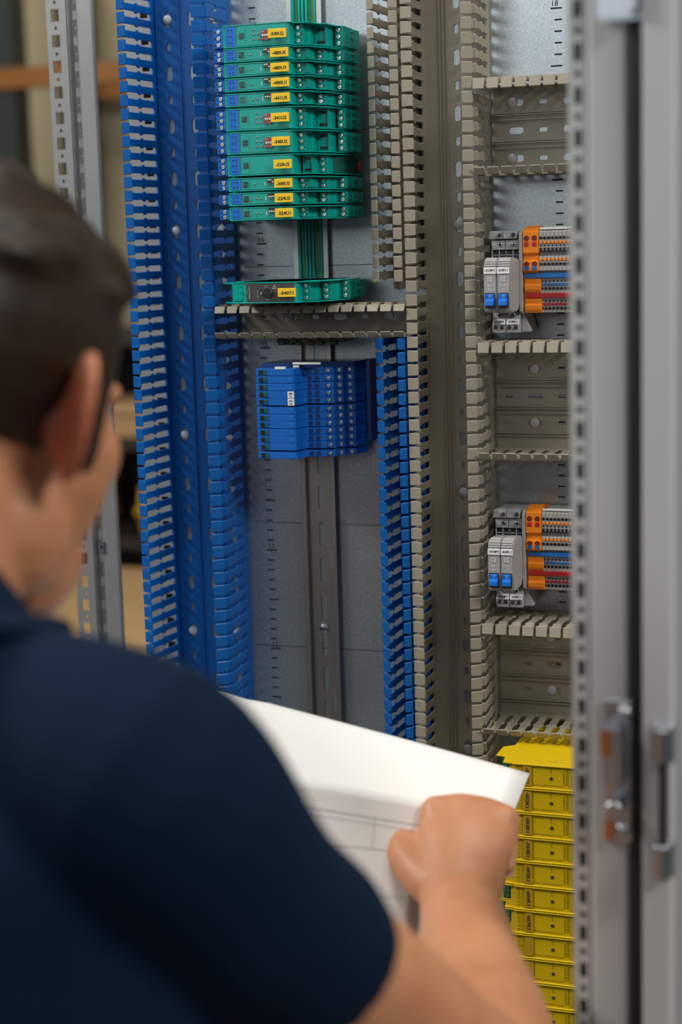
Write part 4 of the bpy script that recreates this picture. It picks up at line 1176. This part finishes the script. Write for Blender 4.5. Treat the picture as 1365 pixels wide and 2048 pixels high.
# ------------------------------------------------------------------ papers in the hands
def sheet(name, label, P, nu=24, nv=16, bend=None, th=0.25, m=PAPER):
    """P = four corners TL, TR, BL, BR"""
    TL, TR, BL, BR = [Vector(p) for p in P]
    nrm = (TR - TL).cross(BL - TL).normalized()
    def pt(u, v):
        p = (TL * (1 - u) + TR * u) * (1 - v) + (BL * (1 - u) + BR * u) * v
        return p + nrm * (bend(u, v) if bend else 0)
    mb = MB(); n = nu + 1
    vs = []; fs = []
    for s_ in (0, 1):
        for j in range(nv + 1):
            for i in range(n):
                vs.append(tuple(pt(i / nu, j / nv) - nrm * th * s_))
    o2 = n * (nv + 1)
    for j in range(nv):
        for i in range(nu):
            a = j * n + i
            fs += [(a, a + 1, a + n + 1, a + n), (o2 + a, o2 + a + n, o2 + a + n + 1, o2 + a + 1)]
    edge = [i for i in range(n)] + [j * n + nu for j in range(1, nv + 1)] + [nv * n + i for i in range(nu - 1, -1, -1)] + [j * n for j in range(nv - 1, 0, -1)]
    for a, b in zip(edge, edge[1:] + edge[:1]): fs.append((a, b, o2 + b, o2 + a))
    c = sum((Vector(p) for p in P), Vector()) / 4
    o = put(name, MB((-c.x, -c.y, -c.z)).add(vs, fs).mesh(name, smooth=True), m, None, tuple(c))
    tag(o, label, 'paper')
    def line(u0, v0, u1, v1, w_, seg=16):
        mb = MB((-c.x, -c.y, -c.z))
        for k in range(seg):
            ua, ub = u0 + (u1 - u0) * k / seg, u0 + (u1 - u0) * (k + 1) / seg
            va, vb = v0 + (v1 - v0) * k / seg, v0 + (v1 - v0) * (k + 1) / seg
            a, b = pt(ua, va), pt(ub, vb)
            d = (b - a).normalized(); q = nrm.cross(d) * w_ / 2; lift = -nrm * (th + 0.12) if OUT < 0 else nrm * 0.12
            mb.add([tuple(a - q + lift), tuple(b - q + lift), tuple(b + q + lift), tuple(a + q + lift)], [(0, 1, 2, 3)])
        return mb
    OUT = -1 if nrm.dot(Vector((627, -1562, 1606)) - c) < 0 else 1
    return o, line
def creased(u, v):
    return 2.5 * math.sin(u * 5.1 + 0.6) * (0.4 + v) + max(0, 0.03 - abs(u - 0.42 - 0.18 * v)) * 70
rear, rl = sheet('drawing_sheet', 'large white sheet held up behind the smaller page, plain side up', ((-35, -406, 1301), (315, -243, 1170), (0, -488, 1255), (314, -350, 1140)), bend=creased)
def curl(u, v): return -18 * v * v + 3 * math.sin(3.3 * u)
front, ln = sheet('schematic_page', 'shaded white page with faint printed table lines, in front of the large sheet', ((20, -515, 1268), (276, -377, 1186), (64, -566, 1128), (266, -428, 1090)), bend=curl)
for k, a in enumerate(((0.02, 0.17, 0.98, 0.17, 0.9), (0.02, 0.21, 0.98, 0.21, 0.5), (0.02, 0.42, 0.98, 0.36, 0.7), (0.62, 0.36, 0.60, 0.72, 0.7), (0.02, 0.72, 0.95, 0.66, 0.6), (0.85, 0.17, 0.85, 0.36, 0.5), (0.3, 0.42, 0.3, 0.72, 0.5))):
    part('printed_line', ln(*a), mat('pale_print_grey', (0.42, 0.42, 0.45), 0.8, noise=0.03), front)
low, _ = sheet('folded_page', 'small white lower page showing under the fist', ((228, -398, 1132), (310, -372, 1118), (242, -412, 1056), (318, -384, 1050)), 8, 6)

# ------------------------------------------------------------------ workshop behind the cabinet
t = thing('pallet_rack', 'pallet rack with a dark upright and orange beam against the beige wall', 'rack', (-1500, 2750, -130))
O = (1500, -2750, 130)
DK = mat('dark_green_steel', (0.02, 0.03, 0.027), 0.5, noise=0.1)
OR = mat('orange_rack_paint', (0.27, 0.10, 0.012), 0.5, noise=0.08)
for x in (-1800, -340):
    for y in (2560, 2960):
        part('upright', MB(O).box(x, x + 85, y, y + 80, -130, 2400), DK, t)
for y in (2550, 3000):
    part('beam', MB(O).box(-1800, -255, y, y + 50, 2012, 2064), OR, t)
CARD = mat('brown_cardboard', (0.40, 0.25, 0.115), 0.8, noise=0.08, nscale=30)
def crate(name, label, cat, x0, x1, y0, y1, z0, z1, m, lid=None):
    t = thing(name, label, cat, ((x0 + x1) / 2, (y0 + y1) / 2, z0))
    O = (-(x0 + x1) / 2, -(y0 + y1) / 2, -z0)
    part('body', MB(O).box(x0, x1, y0, y1, z0, z1 - 30), m, t, 4)
    part('lid', MB(O).box(x0 - 8, x1 + 8, y0 - 8, y1 + 8, z1 - 30, z1), lid or m, t, 4)
    part('tape', MB(O).box((x0 + x1) / 2 - 25, (x0 + x1) / 2 + 25, y0 - 9, y0 - 7.5, max(z0 + 4, z1 - 160), z1), mat('pale_tape', (0.5, 0.42, 0.28), 0.4, noise=0.05), t)
    return t

DARKW = mat('dark_brown_board', (0.018, 0.013, 0.010), 0.6, noise=0.1)
t = thing('shelf_unit', 'low dark shelf unit in the blurred background left of the blue duct', 'shelf', (-1350, 2350, -130))
O = (1350, -2350, 130)
part('back_board', MB(O).box(-1800, -800, 2530, 2550, -130, 1385), DARKW, t)
for x in (-1800, -830): part('side_board', MB(O).box(x, x + 30, 2150, 2530, -130, 1385), DARKW, t)
for z in (0, 480, 868, 1110, 1360): part('shelf_board', MB(O).box(-1770, -830, 2150, 2530, z, z + 25), DARKW, t)
crate('cardboard_box', 'flat brown cardboard box on the upper board of the dark shelf unit', 'box', -1330, -990, 2170, 2480, 1136, 1222, CARD)
crate('cardboard_box', 'small brown cardboard box at the left end of the dark shelf unit', 'box', -1740, -1420, 2170, 2480, 894, 1010, CARD)
YB = mat('yellow_bin_plastic', (0.42, 0.24, 0.01), 0.45, noise=0.05)
t = thing('storage_bin', 'yellow storage bin in the dark shelf unit', 'bin', (-1150, 2300, 893))
part('tray', MB((1150, -2300, -893)).prism([(2180, 894), (2420, 894), (2440, 1020), (2175, 1020), (2160, 960)], -1215, -1085, 'x'), YB, t, 3)
part('front_lip', MB((1150, -2300, -893)).box(-1218, -1082, 2150, 2164, 950, 968), YB, t, 2)
t = thing('tool_case', 'dark olive tool case beside the yellow bin in the shelf unit', 'case', (-1010, 2320, 893))
part('shell', MB((1010, -2320, -893)).box(-1072, -930, 2200, 2460, 894, 1000), mat('olive_case_plastic', (0.05, 0.045, 0.02), 0.5, noise=0.05), t, 6)
part('handle', MB((1010, -2320, -893)).box(-1040, -970, 2185, 2200, 960, 975), BLACK, t, 2)
WOOD = mat('pale_beech_worktop', (0.50, 0.32, 0.15), 0.5, noise=0.1, nscale=14)
t = thing('workbench', 'pale wooden workbench behind the left rear upright', 'workbench', (-900, 1700, -130))
O = (900, -1700, 130)
part('worktop', MB(O).box(-1700, -420, 1350, 2050, 800, 845), WOOD, t, 4)
for x in (-1660, -520):
    for y in (1390, 1950):
        part('leg', MB(O).box(x, x + 60, y, y + 60, -130, 800), PAINT, t, 3)
part('rear_rail', MB(O).box(-1600, -520, 1975, 2005, 300, 360), PAINT, t, 2)
